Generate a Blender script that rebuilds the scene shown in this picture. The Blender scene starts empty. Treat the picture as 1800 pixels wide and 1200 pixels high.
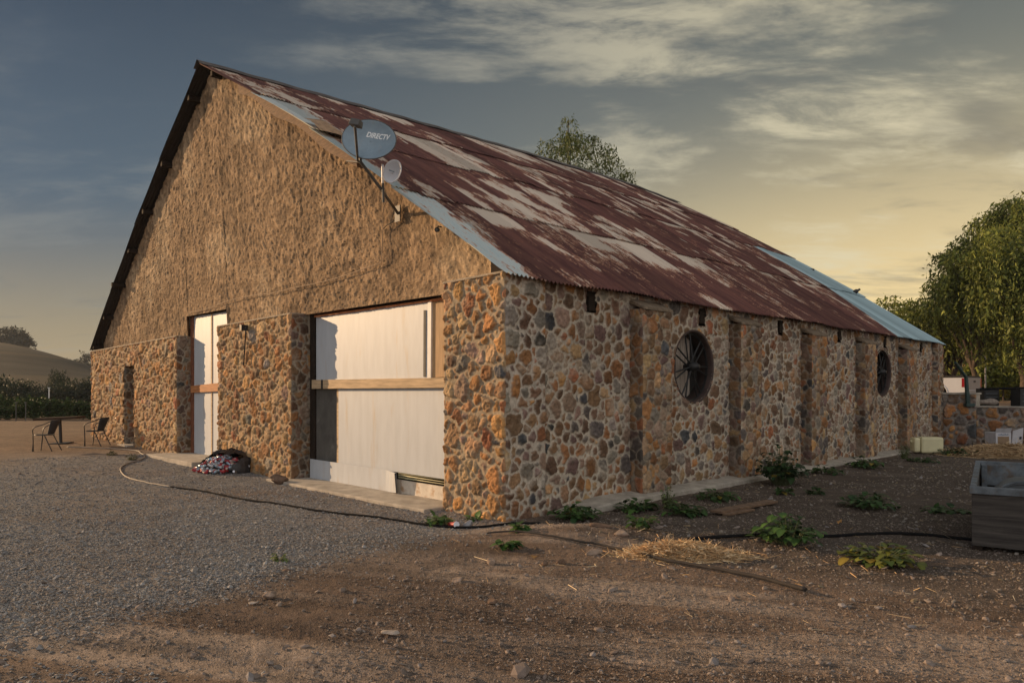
import bpy, math, random
import numpy as np
from mathutils import Vector, Matrix
PI = math.pi
rad = math.radians
C = bpy.context.scene.collection
rs = np.random.RandomState(7)
random.seed(7)

# ------------------------------------------------------------------ camera, sky, sun, exposure
F, CX, CY, EYE = 1269.0, 900.0, 682.0, 1.8
cam_d = bpy.data.cameras.new('camera'); cam = bpy.data.objects.new('camera', cam_d); C.objects.link(cam)
cam.location = (0, 0, EYE); cam.rotation_euler = (rad(90), 0, 0)
cam_d.sensor_width = 36; cam_d.lens = 36 * F / 1800; cam_d.shift_y = 82 / 1800
cam_d.clip_start = 0.05; cam_d.clip_end = 3000
scn = bpy.context.scene
scn.camera = cam
scn.view_settings.view_transform = 'Standard'
scn.view_settings.look = 'None'
scn.view_settings.exposure = 0.15
scn.view_settings.gamma = 1.0
scn.cycles.use_denoising = True
scn.cycles.max_bounces = 6

SUN_EL = rad(14.0)
sun_h = Vector((0.923, -0.385, 0)).normalized()          # the way the light travels over the ground
sun_dir = Vector((sun_h.x * math.cos(SUN_EL), sun_h.y * math.cos(SUN_EL), -math.sin(SUN_EL)))
sd = bpy.data.lights.new('sun', 'SUN'); sun = bpy.data.objects.new('sun', sd); C.objects.link(sun)
sd.energy = 5.0; sd.angle = rad(0.6); sd.color = (1.0, 0.66, 0.36)
sun.rotation_euler = sun_dir.to_track_quat('-Z', 'Y').to_euler()
sun.location = (-30, 20, 20)

world = bpy.data.worlds.new('World'); scn.world = world; world.use_nodes = True
wn = world.node_tree; wn.nodes.clear()


class NT:
    """tiny node-tree writer"""
    def __init__(s, t): s.t = t
    def n(s, typ, **kw):
        nd = s.t.nodes.new(typ)
        for k, v in kw.items():
            setattr(nd, k, v)
        return nd
    def l(s, a, b): s.t.links.new(a, b)
    def put(s, sock, v):
        if hasattr(v, 'is_output') or isinstance(v, bpy.types.NodeSocket): s.l(v, sock)
        elif isinstance(v, tuple) and len(v) == 3 and sock.type == 'RGBA': sock.default_value = (*v, 1)
        else: sock.default_value = v
    def m(s, op, a, b=0.0, c=0.0, clamp=False):
        nd = s.n('ShaderNodeMath', operation=op, use_clamp=clamp)
        s.put(nd.inputs[0], a); s.put(nd.inputs[1], b); s.put(nd.inputs[2], c)
        return nd.outputs[0]
    def vm(s, op, a, b=(0, 0, 0)):
        nd = s.n('ShaderNodeVectorMath', operation=op); s.put(nd.inputs[0], a); s.put(nd.inputs[1], b)
        return nd.outputs[0]
    def mix(s, f, a, b, bt='MIX'):
        nd = s.n('ShaderNodeMix', data_type='RGBA', blend_type=bt)
        s.put(nd.inputs[0], f); s.put(nd.inputs[6], a); s.put(nd.inputs[7], b)
        return nd.outputs[2]
    def noise(s, vec, scale, detail=4, rough=.55, dist=0.0):
        nd = s.n('ShaderNodeTexNoise'); s.put(nd.inputs['Vector'], vec)
        nd.inputs['Scale'].default_value = scale; nd.inputs['Detail'].default_value = detail
        nd.inputs['Roughness'].default_value = rough; nd.inputs['Distortion'].default_value = dist
        return nd.outputs[0]
    def ramp(s, f, stops):
        nd = s.n('ShaderNodeValToRGB'); cr = nd.color_ramp
        while len(cr.elements) < len(stops): cr.elements.new(.5)
        for e, (p, c) in zip(cr.elements, stops):
            e.position = p; e.color = (*c, 1) if isinstance(c, tuple) else (c, c, c, 1)
        s.l(f, nd.inputs[0])
        return nd.outputs[0]
    def rng(s, v, a, b, c=0.0, d=1.0):
        nd = s.n('ShaderNodeMapRange'); nd.interpolation_type = 'SMOOTHSTEP'
        s.put(nd.inputs[0], v); s.put(nd.inputs[1], a); s.put(nd.inputs[2], b); s.put(nd.inputs[3], c); s.put(nd.inputs[4], d)
        return nd.outputs[0]


def build_world():
    w = NT(wn)
    tc = w.n('ShaderNodeTexCoord').outputs['Generated']
    sep = w.n('ShaderNodeSeparateXYZ'); w.l(tc, sep.inputs[0])
    x, y, z = sep.outputs
    sky = w.n('ShaderNodeTexSky', sky_type='NISHITA'); sky.sun_disc = False
    sky.sun_elevation = SUN_EL; sky.sun_rotation = math.atan2(-sun_h.x, -sun_h.y)
    sky.air_density = 1.0; sky.dust_density = 1.5
    nish = w.mix(1.0, sky.outputs[0], (0.10, 0.10, 0.10), 'MULTIPLY')
    zc = w.m('MAXIMUM', z, 0.0)
    az = w.rng(x, -0.75, 0.62)                            # left to right
    hor = w.mix(az, (0.22, 0.175, 0.115), (1.05, 0.78, 0.36))
    mid = w.mix(az, (0.022, 0.062, 0.112), (0.27, 0.26, 0.19))
    top = w.mix(az, (0.000, 0.010, 0.034), (0.056, 0.080, 0.094))
    g = w.mix(w.rng(zc, 0.0, w.rng(x, -.6, .5, .24, .40)), hor, mid)
    g = w.mix(w.rng(zc, 0.20, 0.58), g, top)
    # planar projection of the cloud deck
    inv = w.m('DIVIDE', 1.0, w.m('ADD', zc, 0.16))
    cmb = w.n('ShaderNodeCombineXYZ'); w.l(w.m('MULTIPLY', x, inv), cmb.inputs[0]); w.l(w.m('MULTIPLY', y, inv), cmb.inputs[1])
    mp = w.n('ShaderNodeMapping'); w.l(cmb.outputs[0], mp.inputs[0])
    mp.inputs['Rotation'].default_value = (0, 0, rad(28)); mp.inputs['Scale'].default_value = (1.0, 2.1, 1)
    mp.inputs['Location'].default_value = (3.1, 1.7, 0)
    n1 = w.noise(mp.outputs[0], 0.75, 7, .60, .3)
    n2 = w.noise(mp.outputs[0], 2.3, 9, .66, .35)
    wisps = w.m('MULTIPLY', w.rng(n1, .465, .60), w.rng(n2, .36, .60))
    dark = w.rng(w.noise(mp.outputs[0], 1.1, 5, .6, .4), .50, .68)
    az2 = w.rng(x, -0.45, 0.5)
    cl = w.mix(az2, (0.20, 0.21, 0.20), (0.74, 0.65, 0.43))
    amt = w.m('MULTIPLY', wisps, w.rng(x, -0.8, 0.20, 0.28, 0.72))
    g = w.mix(amt, g, cl)
    g = w.mix(w.m('MULTIPLY', dark, 0.50), g, w.mix(az2, (0.055, 0.080, 0.11), (0.14, 0.135, 0.115)))
    # unseen sky behind the camera, brightened to light the shaded side wall
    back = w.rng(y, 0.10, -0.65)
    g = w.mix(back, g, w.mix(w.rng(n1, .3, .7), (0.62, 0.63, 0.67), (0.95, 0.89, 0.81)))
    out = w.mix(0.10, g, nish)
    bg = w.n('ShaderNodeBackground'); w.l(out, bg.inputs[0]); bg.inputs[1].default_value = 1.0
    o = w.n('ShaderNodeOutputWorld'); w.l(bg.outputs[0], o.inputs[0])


build_world()

# ------------------------------------------------------------------ measuring helpers
BC, BS = 0.7145, 0.6997                       # the barn's heading
BX, BY = -0.09, 9.7                           # its near corner


def barn_to_world(s, t): return BX + BC * s - BS * t, BY + BS * s + BC * t
def world_to_barn(X, Y): return BC * (X - BX) + BS * (Y - BY), -BS * (X - BX) + BC * (Y - BY)
def t_at(x, s0):                              # where the sight line at column x crosses the plane s = s0
    k = (x - CX) / F
    return (BX + BC * s0 - k * (BY + BS * s0)) / (BS + BC * k)
def z_at(x, y, s0):
    t = t_at(x, s0); return EYE + (CY - y) / F * (BY + BS * s0 + BC * t)


def smooth(a, b, v):
    f = np.clip((np.asarray(v, float) - a) / (b - a), 0, 1); return f * f * (3 - 2 * f)


def hash2(i, j, seed):
    h = (i.astype(np.int64) * 374761393 + j.astype(np.int64) * 668265263 + seed * 974634777) & 0xFFFFFFFF
    h = ((h ^ (h >> 13)) * 1274126177) & 0xFFFFFFFF
    h = (h ^ (h >> 16)) & 0xFFFFFFFF
    return h / 4294967295.0


def vnoise(x, y, seed=0):
    x = np.asarray(x, float); y = np.asarray(y, float)
    i = np.floor(x).astype(np.int64); j = np.floor(y).astype(np.int64)
    fx = x - i; fy = y - j; fx = fx * fx * (3 - 2 * fx); fy = fy * fy * (3 - 2 * fy)
    a = hash2(i, j, seed); b = hash2(i + 1, j, seed); c = hash2(i, j + 1, seed); d = hash2(i + 1, j + 1, seed)
    return (a * (1 - fx) + b * fx) * (1 - fy) + (c * (1 - fx) + d * fx) * fy


def fbm(x, y, seed=0, o=4, g=.5):
    s = 0; a = 1; t = 0
    for k in range(o):
        s = s + a * vnoise(x * 2 ** k + 17.3 * k, y * 2 ** k + 5.1 * k, seed + k); t += a; a *= g
    return s / t


def gz(X, Y, fine=False):
    X = np.asarray(X, float); Y = np.asarray(Y, float)
    s, t = world_to_barn(X, Y)
    z = 0.013 * np.clip(t - 5.5, 0, 15)
    # raised yard behind the low wall
    z = z + 1.12 * smooth(19.55, 19.85, s) * (1 - smooth(2, 8, t))
    # little spoil heap at the corner
    z = z + 0.13 * np.exp(-(((X - 0.72) / 0.95) ** 2 + ((Y - 8.75) / 0.55) ** 2))
    z = z + 0.05 * np.exp(-(((X - 2.4) / 1.2) ** 2 + ((Y - 8.6) / 0.5) ** 2))
    # hills
    r = np.sqrt(X * X + Y * Y) + 1e-6
    az = X / np.maximum(Y, 1.0)
    gl = 1.02 * smooth(-.44, -.74, az) ** .8 + .6 * smooth(-.75, -1.6, az)
    hl = 15.6 * gl * smooth(80, 285, r) * (1 - .5 * smooth(290, 500, r))
    hl = hl * (1 + .05 * (fbm(X / 25, Y / 25, 3) - .5))
    gr = np.interp(az, [.3, .5, .59, .64, 1.5], [0, .6, 1.0, .95, 1.4])
    hr = 15.0 * gr * smooth(110, 230, r)
    front = Y > 5
    z = z + np.where(front, hl, 0) + np.where(front, hr, 0)
    if fine:
        near = 1 - smooth(25, 70, r)
        z = z + near * (0.030 * (fbm(X * .9, Y * .9, 11) - .5) + 0.018 * (fbm(X * 5, Y * 5, 12) - .5))
        rough = np.clip(1.6 - gravel_mask(X, Y), .5, 1.4)
        z = z + near * 0.013 * rough * (fbm(X * 17, Y * 17, 13, 4, .7) - .5)
        # tyre tracks: long shallow ribs across the foreground
        a = rad(-14); v = -X * math.sin(a) + Y * math.cos(a) + .12 * np.sin(X * .7)
        tr = (np.exp(-((v - 4.75) / .24) ** 2) + np.exp(-((v - 4.1) / .16) ** 2) + np.exp(-((v - 5.45) / .2) ** 2)) * smooth(-3.2, -2.2, X) * (1 - smooth(.6, 2.0, X))
        z = z - near * tr * (.024 + .011 * np.sin(v * 85)) * (.35 + vnoise(X * .8, Y * .8, 5))
    return z


def gravel_mask(X, Y):
    """1 where the grey crushed rock lies"""
    v = (vnoise(X * .45, Y * .45, 21) - .5) * 1.6 + (fbm(X * 2, Y * 2, 22) - .5) * 1.2
    edge = np.interp(X, [-6, -4, -3.3, -2.75, -2, -1.1, -.2], [4.3, 4.9, 5.5, 6.6, 8.0, 9.1, 9.9]) + .55 * v                      # lower border of the gravel on the left
    a = smooth(-1.1, .7, Y - edge)
    a = a * (1 - smooth(-1.2, .3, X + .5 * v)) * (1 - .35 * smooth(.45, .7, fbm(X * .8, Y * .8, 24)))
    a = np.maximum(a, .45 * (1 - smooth(-2.4, -1.2, X + v)) * (1 - smooth(3.5, 5.0, Y)))
    a = a * (1 - .75 * smooth(17.5, 21, Y - .25 * X * 0))
    return np.clip(a, 0, 1)


def at(px, py, dz=0.0, z0=0.0):
    z = z0
    for _ in range(12):
        Yd = (EYE - z) * F / (py - CY); X = (px - CX) / F * Yd
        z = float(gz(X, Yd))
    return Vector((X, Yd, z + dz))


# ------------------------------------------------------------------ object helpers
def tag(o, label=None, cat=None, group=None, kind=None):
    if label: o['label'] = label
    if cat: o['category'] = cat
    if group: o['group'] = group
    if kind: o['kind'] = kind
    return o


def thing(name, label, cat, loc=(0, 0, 0), rz=0.0, group=None):
    o = bpy.data.objects.new(name, None); C.objects.link(o)
    o.empty_display_size = .2
    o.location = loc; o.rotation_euler = (0, 0, rz)
    return tag(o, label, cat, group)


def mesh_np(name, v, f, mat, parent=None, col=None, smooth_=True):
    """v Nx3, f MxK (K = 3 or 4)"""
    me = bpy.data.meshes.new(name)
    v = np.ascontiguousarray(v, np.float32); f = np.ascontiguousarray(f, np.int32); k = f.shape[1]
    me.vertices.add(len(v)); me.vertices.foreach_set('co', v.ravel())
    me.loops.add(f.size); me.loops.foreach_set('vertex_index', f.ravel())
    me.polygons.add(len(f)); me.polygons.foreach_set('loop_start', np.arange(0, f.size, k, dtype=np.int32))
    me.polygons.foreach_set('loop_total', np.full(len(f), k, np.int32))
    me.polygons.foreach_set('use_smooth', np.full(len(f), smooth_, bool))
    me.update(calc_edges=True)
    if col is not None:
        a = me.color_attributes.new('Col', 'FLOAT_COLOR', 'POINT')
        c4 = np.ones((len(v), 4), np.float32); c4[:, :3] = col
        a.data.foreach_set('color', c4.ravel())
    me.materials.append(mat)
    o = bpy.data.objects.new(name, me); C.objects.link(o)
    if parent is not None: o.parent = parent
    return o


class MB:
    """collects simple shapes for one mesh"""
    def __init__(s): s.v = []; s.f = []
    def add(s, vs, fs):
        b = len(s.v); s.v += [tuple(p) for p in vs]; s.f += [tuple(b + i for i in q) for q in fs]; return s
    def box(s, x0, x1, y0, y1, z0, z1):
        vs = [(x, y, z) for z in (z0, z1) for x, y in ((x0, y0), (x1, y0), (x1, y1), (x0, y1))]
        return s.add(vs, [(3, 2, 1, 0), (4, 5, 6, 7), (0, 1, 5, 4), (1, 2, 6, 5), (2, 3, 7, 6), (3, 0, 4, 7)])
    def hexa(s, a, b):                          # two quads (4 points each) joined
        return s.add(list(a) + list(b), [(3, 2, 1, 0), (4, 5, 6, 7), (0, 1, 5, 4), (1, 2, 6, 5), (2, 3, 7, 6), (3, 0, 4, 7)])
    def tube(s, pts, r, n=8, cap=True):
        pts = [Vector(p) for p in pts]; N = len(pts); b = len(s.v)
        rr = r if isinstance(r, (list, tuple)) else [r] * N
        up = None
        for i, p in enumerate(pts):
            d = (pts[min(i + 1, N - 1)] - pts[max(i - 1, 0)]).normalized()
            if up is None: up = Vector((0, 0, 1)) if abs(d.z) < .9 else Vector((1, 0, 0))
            a = d.cross(up); a.normalize(); c = a.cross(d); up = c
            for k in range(n):
                w = 2 * PI * k / n
                s.v.append(tuple(p + rr[i] * (math.cos(w) * a + math.sin(w) * c)))
        for i in range(N - 1):
            for k in range(n):
                s.f.append((b + i * n + k, b + i * n + (k + 1) % n, b + (i + 1) * n + (k + 1) % n, b + (i + 1) * n + k))
        if cap:
            s.f.append(tuple(b + k for k in range(n))[::-1]); s.f.append(tuple(b + (N - 1) * n + k for k in range(n)))
        return s
    def disc(s, c, ax, r, th, n=24):
        c = Vector(c); ax = Vector(ax).normalized()
        return s.tube([c - ax * th / 2, c + ax * th / 2], r, n)
    def lathe(s, prof, n=24, origin=(0, 0, 0), M=None):
        b = len(s.v); o = Vector(origin)
        for r, z in prof:
            for k in range(n):
                p = Vector((r * math.cos(2 * PI * k / n), r * math.sin(2 * PI * k / n), z))
                if M is not None: p = M @ p
                s.v.append(tuple(p + o))
        for i in range(len(prof) - 1):
            for k in range(n):
                s.f.append((b + i * n + k, b + i * n + (k + 1) % n, b + (i + 1) * n + (k + 1) % n, b + (i + 1) * n + k))
        return s
    def build(s, name, mat, parent=None, smooth_=False, bevel=0.0, sub=0):
        me = bpy.data.meshes.new(name); me.from_pydata(s.v, [], s.f); me.update()
        if smooth_: me.polygons.foreach_set('use_smooth', np.ones(len(me.polygons), bool))
        me.materials.append(mat)
        o = bpy.data.objects.new(name, me); C.objects.link(o)
        if parent is not None: o.parent = parent
        if bevel:
            m = o.modifiers.new('bevel', 'BEVEL'); m.width = bevel; m.segments = 2; m.limit_method = 'ANGLE'
        return o


def smooth_path(pts, k=6):
    """Catmull-Rom through points"""
    pts = [Vector(p) for p in pts]; out = []
    for i in range(len(pts) - 1):
        a = pts[max(i - 1, 0)]; b = pts[i]; c = pts[i + 1]; d = pts[min(i + 2, len(pts) - 1)]
        for j in range(k):
            u = j / k
            out.append(.5 * ((2 * b) + (c - a) * u + (2 * a - 5 * b + 4 * c - d) * u * u + (3 * b - a - 3 * c + d) * u ** 3))
    out.append(pts[-1]); return out


def copy_tree(o, parent=None):
    c = o.copy(); C.objects.link(c)
    if parent is not None: c.parent = parent
    for ch in list(o.children): copy_tree(ch, c)
    return c


# ------------------------------------------------------------------ materials
def mat(name, col=(.5, .5, .5), rough=.8, metal=0.0, attr=False, var=.25, vscale=6.0, bump=.3, bscale=60.0, bdist=.01,
        second=None, sscale=3.0, sedge=(.5, .6), stretch=(1, 1, 1), trans=0.0, spec=.5, detail=5):
    m = bpy.data.materials.new(name); m.use_nodes = True; t = m.node_tree; t.nodes.clear(); n = NT(t)
    tc = n.n('ShaderNodeTexCoord').outputs['Object']
    mp = n.n('ShaderNodeMapping'); n.l(tc, mp.inputs[0]); mp.inputs['Scale'].default_value = stretch; co = mp.outputs[0]
    base = col
    if attr:
        a = n.n('ShaderNodeAttribute'); a.attribute_name = 'Col'; base = a.outputs[0]
    if second is not None:
        base = n.mix(n.rng(n.noise(co, sscale, 6, .6, .3), sedge[0], sedge[1]), base, second)
    if var:
        f = n.rng(n.noise(co, vscale, detail, .65), .25, .75, 1 - var, 1 + var)
        cb = n.n('ShaderNodeCombineXYZ'); [n.l(f, cb.inputs[i]) for i in range(3)]
        base = n.mix(1.0, base, cb.outputs[0], 'MULTIPLY')
    p = n.n('ShaderNodeBsdfPrincipled'); n.put(p.inputs['Base Color'], base)
    p.inputs['Roughness'].default_value = rough; p.inputs['Metallic'].default_value = metal
    p.inputs['Specular IOR Level'].default_value = spec
    if trans: p.inputs['Transmission Weight'].default_value = trans
    if bump:
        b = n.n('ShaderNodeBump'); b.inputs['Strength'].default_value = bump; b.inputs['Distance'].default_value = bdist
        n.l(n.noise(co, bscale, detail, .65), b.inputs['Height']); n.l(b.outputs[0], p.inputs['Normal'])
    o = n.n('ShaderNodeOutputMaterial'); n.l(p.outputs[0], o.inputs[0])
    return m


def leaf_mat(name, rough=.6, thin=.3):
    m = bpy.data.materials.new(name); m.use_nodes = True; t = m.node_tree; t.nodes.clear(); n = NT(t)
    a = n.n('ShaderNodeAttribute'); a.attribute_name = 'Col'
    p = n.n('ShaderNodeBsdfPrincipled'); n.l(a.outputs[0], p.inputs['Base Color']); p.inputs['Roughness'].default_value = rough
    p.inputs['Specular IOR Level'].default_value = .25
    tr = n.n('ShaderNodeBsdfTranslucent'); n.l(a.outputs[0], tr.inputs[0])
    ms = n.n('ShaderNodeMixShader'); ms.inputs[0].default_value = thin
    n.l(p.outputs[0], ms.inputs[1]); n.l(tr.outputs[0], ms.inputs[2])
    o = n.n('ShaderNodeOutputMaterial'); n.l(ms.outputs[0], o.inputs[0])
    return m


M = dict(
    stone=mat('fieldstone', attr=True, rough=.85, var=.28, vscale=22, bump=.55, bscale=55, bdist=.012, spec=.3),
    mortar=mat('mortar', (.34, .28, .21), .95, bump=.6, bscale=40, bdist=.02),
    stucco=mat('stucco', attr=True, rough=.95, var=.22, vscale=9, bump=.7, bscale=34, bdist=.02, stretch=(1, 1.3, .75), spec=.15),
    concrete=mat('concrete', (.36, .32, .27), .9, var=.3, vscale=4, bump=.3, bscale=30),
    white=mat('white sheet', (.45, .48, .52), .5, var=.07, vscale=2.2, bump=.15, bscale=1.7, bdist=.02, second=(.42, .36, .30), sscale=1.4, sedge=(.54, .80), stretch=(1, 3.2, .55)),
    whitetrim=mat('white trim', (.68, .66, .64), .5, var=.1, bump=.1),
    ply=mat('tan plywood', (.42, .27, .145), .8, var=.22, vscale=5, stretch=(1, 4, .6), bump=.2),
    greypanel=mat('dark panel', (.085, .08, .072), .75, var=.35, vscale=3, second=(.21, .20, .18), sscale=3, sedge=(.60, .75)),
    timber=mat('timber', (.46, .33, .20), .8, var=.3, vscale=8, stretch=(1, .35, 4), bump=.4, bscale=20),
    orangewood=mat('orange stained wood', (.40, .16, .055), .75, var=.3, vscale=9, stretch=(1, .4, 4)),
    oldwood=mat('weathered wood', (.17, .105, .065), .9, var=.45, vscale=12, stretch=(1, .4, 3), bump=.6, bscale=30),
    rustybrown=mat('rusty steel', (.16, .055, .025), .8, var=.4, vscale=10, bump=.3),
    rail=mat('rusty rail', (.42, .14, .045), .7, var=.35, vscale=8),
    darkwood=mat('dark wood', (.022, .015, .011), .9, var=.3, spec=.2),
    greywood=mat('grey boards', (.36, .30, .25), .9, var=.4, vscale=10, stretch=(7, 7, .6), bump=.5, bscale=20),
    black=mat('black iron', (.012, .012, .013), .55, var=.2, bump=.1),
    darkvoid=mat('dark hollow', (.012, .010, .009), 1.0, var=0, bump=0),
    blackplastic=mat('black hose', (.012, .012, .013), .95, var=.2, bump=0, spec=.08),
    palehose=mat('pale hose', (.22, .185, .155), .7, var=.2, bump=0),
    brownpipe=mat('brown pipe', (.032, .026, .023), .85, var=.3, bump=.2),
    dish=mat('dish grey', (.21, .29, .36), .5, var=.12, vscale=5, bump=.02, second=(.27, .30, .32), sscale=9, sedge=(.55, .8)),
    dishwhite=mat('white dish', (.66, .67, .72), .45, var=.04, bump=0),
    mark=mat('white lettering', (.85, .88, .90), .6, var=0, bump=0),
    steelgrey=mat('grey steel', (.085, .082, .08), .6, var=.2, bump=.05),
    cable=mat('tan cable', (.33, .23, .15), .8, var=.1, bump=0),
    leaf=leaf_mat('leaf'), leafdark=leaf_mat('weed leaf', .45, .2),
    bark=mat('bark', (.075, .055, .042), .95, var=.4, vscale=8, bump=.8, bscale=14, bdist=.05),
    rock=mat('rock', (.27, .20, .155), .9, var=.35, vscale=9, bump=.6, bscale=24, bdist=.02),
    rockdark=mat('brown rock', (.15, .095, .065), .9, var=.35, vscale=9, bump=.6, bscale=24, bdist=.02),
    rockgrey=mat('grey rock', (.27, .26, .27), .85, var=.2, vscale=9, bump=.3, bscale=24),
    peb=mat('pebbles', attr=True, rough=.9, var=.15, vscale=40, bump=0),
    straw=mat('straw', attr=True, rough=.8, var=.1, bump=0),
    cream=mat('cream plastic', (.60, .55, .34), .5, var=.1, vscale=3, bump=.05),
    card=mat('white cardboard', (.46, .45, .47), .8, var=.12, vscale=6, bump=.1),
    brownlabel=mat('brown label', (.24, .16, .095), .8, var=.1),
    inkblue=mat('blue print', (.10, .14, .22), .7, var=0, bump=0),
    ink=mat('dark print', (.03, .025, .04), .7, var=0, bump=0),
    truckwhite=mat('white car paint', (.50, .52, .57), .3, var=.03, bump=0),
    truckgrey=mat('tailgate paint', (.24, .22, .21), .45, var=.05, bump=0),
    red=mat('red lamp', (.22, .012, .018), .25, var=0, bump=0),
    tyre=mat('tyre', (.015, .015, .015), .9, var=.1, bump=0),
    blueframe=mat('grey blue frame', (.12, .14, .16), .8, var=.4, vscale=7, bump=.4, second=(.10, .075, .055), sscale=6, sedge=(.5, .7)),
    drum=mat('dusty drum', (.09, .10, .11), .6, var=.3, vscale=4),
    binwood=None,
    palestone=mat('pale stone', (.38, .32, .27), .9, var=.25, vscale=20, bump=.4),
    capstone=mat('cap stone', (.17, .125, .085), .95, var=.4, vscale=9, bump=.8, bscale=20, bdist=.03),
    dark_iron=mat('dark underside iron', (.022, .018, .017), .9, var=.3, bump=0),
    redcan=mat('red can', (.30, .02, .03), .5, metal=.1, var=.15, vscale=30, bump=.2),
    bluecan=mat('pale blue can', (.28, .38, .47), .35, metal=.4, var=.25, vscale=30, bump=.2),
    silvercan=mat('silver can', (.50, .50, .53), .3, metal=.6, var=.2, vscale=30, bump=.2),
    bag=mat('black bag', (.015, .015, .018), .35, var=.2, bump=.4, bscale=12, bdist=.05),
    wicker=mat('dark wicker', (.03, .032, .036), .7, var=.3, vscale=50, bump=.6, bscale=120, bdist=.005),
    chairmetal=mat('chair steel', (.012, .012, .013), .5, var=.1, bump=0),
    tabletop=mat('table top', (.045, .026, .017), .8, var=.3, vscale=9, spec=.2),
    greenpost=mat('dark green post', (.012, .035, .032), .5, var=.2),
    sack=mat('sack', (.22, .18, .15), .95, var=.3, vscale=14, bump=.6, bscale=40),
    brick=mat('brick red', (.16, .05, .04), .9, var=.3),
)


def wood_grain(name):
    m = bpy.data.materials.new(name); m.use_nodes = True; t = m.node_tree; t.nodes.clear(); n = NT(t)
    tc = n.n('ShaderNodeTexCoord').outputs['Object']
    mp = n.n('ShaderNodeMapping'); n.l(tc, mp.inputs[0]); mp.inputs['Scale'].default_value = (.55, .55, 3.2)
    w = n.n('ShaderNodeTexWave', wave_type='BANDS', bands_direction='Z'); n.l(mp.outputs[0], w.inputs[0])
    w.inputs['Scale'].default_value = .8; w.inputs['Distortion'].default_value = 22; w.inputs['Detail'].default_value = 4; w.inputs['Detail Scale'].default_value = .55
    c = n.ramp(w.outputs[0], [(.0, (.014, .011, .010)), (.35, (.035, .029, .026)), (.8, (.065, .055, .049)), (1.0, (.095, .082, .072))])
    mp2 = n.n('ShaderNodeMapping'); n.l(tc, mp2.inputs[0]); mp2.inputs['Scale'].default_value = (1.1, 1.1, 26)
    gn = n.noise(mp2.outputs[0], 1.6, 7, .75, .8)
    c2 = n.ramp(gn, [(.30, (.012, .010, .010)), (.48, (.040, .034, .030)), (.62, (.085, .073, .065)), (.8, (.12, .105, .095))])
    c = n.mix(.72, c, c2)
    c = n.mix(n.rng(n.noise(tc, 2.5, 5), .4, .7, 0, .45), c, (.06, .052, .046))
    c = n.mix(n.rng(n.noise(tc, 11, 3), .66, .72), c, (.02, .012, .01))
    p = n.n('ShaderNodeBsdfPrincipled'); n.l(c, p.inputs[0]); p.inputs['Roughness'].default_value = .85
    b = n.n('ShaderNodeBump'); b.inputs['Strength'].default_value = .25; b.inputs['Distance'].default_value = .005
    n.l(gn, b.inputs['Height']); n.l(b.outputs[0], p.inputs['Normal'])
    o = n.n('ShaderNodeOutputMaterial'); n.l(p.outputs[0], o.inputs[0]); return m


M['binwood'] = wood_grain('bin plywood')


def ground_mat():
    m = bpy.data.materials.new('yard ground'); m.use_nodes = True; t = m.node_tree; t.nodes.clear(); n = NT(t)
    tc = n.n('ShaderNodeTexCoord').outputs['Object']
    a = n.n('ShaderNodeAttribute'); a.attribute_name = 'Col'; base = a.outputs[0]
    f1 = n.noise(tc, 26, 6, .75); f2 = n.noise(tc, 3.0, 5, .6); f3 = n.noise(tc, 90, 3, .6)
    k = n.m('MULTIPLY', n.rng(f1, .25, .75, .62, 1.42), n.rng(f2, .3, .7, .82, 1.18))
    k = n.m('MULTIPLY', k, n.rng(f3, .3, .7, .78, 1.25))
    cb = n.n('ShaderNodeCombineXYZ'); [n.l(k, cb.inputs[i]) for i in range(3)]
    base = n.mix(1.0, base, cb.outputs[0], 'MULTIPLY')
    v = n.n('ShaderNodeTexVoronoi'); n.l(tc, v.inputs['Vector']); v.inputs['Scale'].default_value = 48
    base = n.mix(n.m('MULTIPLY', n.rng(v.outputs['Distance'], .30, .12), .32), base, (.20, .17, .15))
    p = n.n('ShaderNodeBsdfPrincipled'); n.l(base, p.inputs[0]); p.inputs['Roughness'].default_value = .95; p.inputs['Specular IOR Level'].default_value = .15
    b = n.n('ShaderNodeBump'); b.inputs['Strength'].default_value = .8; b.inputs['Distance'].default_value = .02
    h = n.m('ADD', n.m('ADD', f1, n.m('MULTIPLY', f3, .4)), n.m('MULTIPLY', n.rng(v.outputs['Distance'], .45, .05), .5))
    n.l(h, b.inputs['Height']); n.l(b.outputs[0], p.inputs['Normal'])
    o = n.n('ShaderNodeOutputMaterial'); n.l(p.outputs[0], o.inputs[0]); return m


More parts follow.
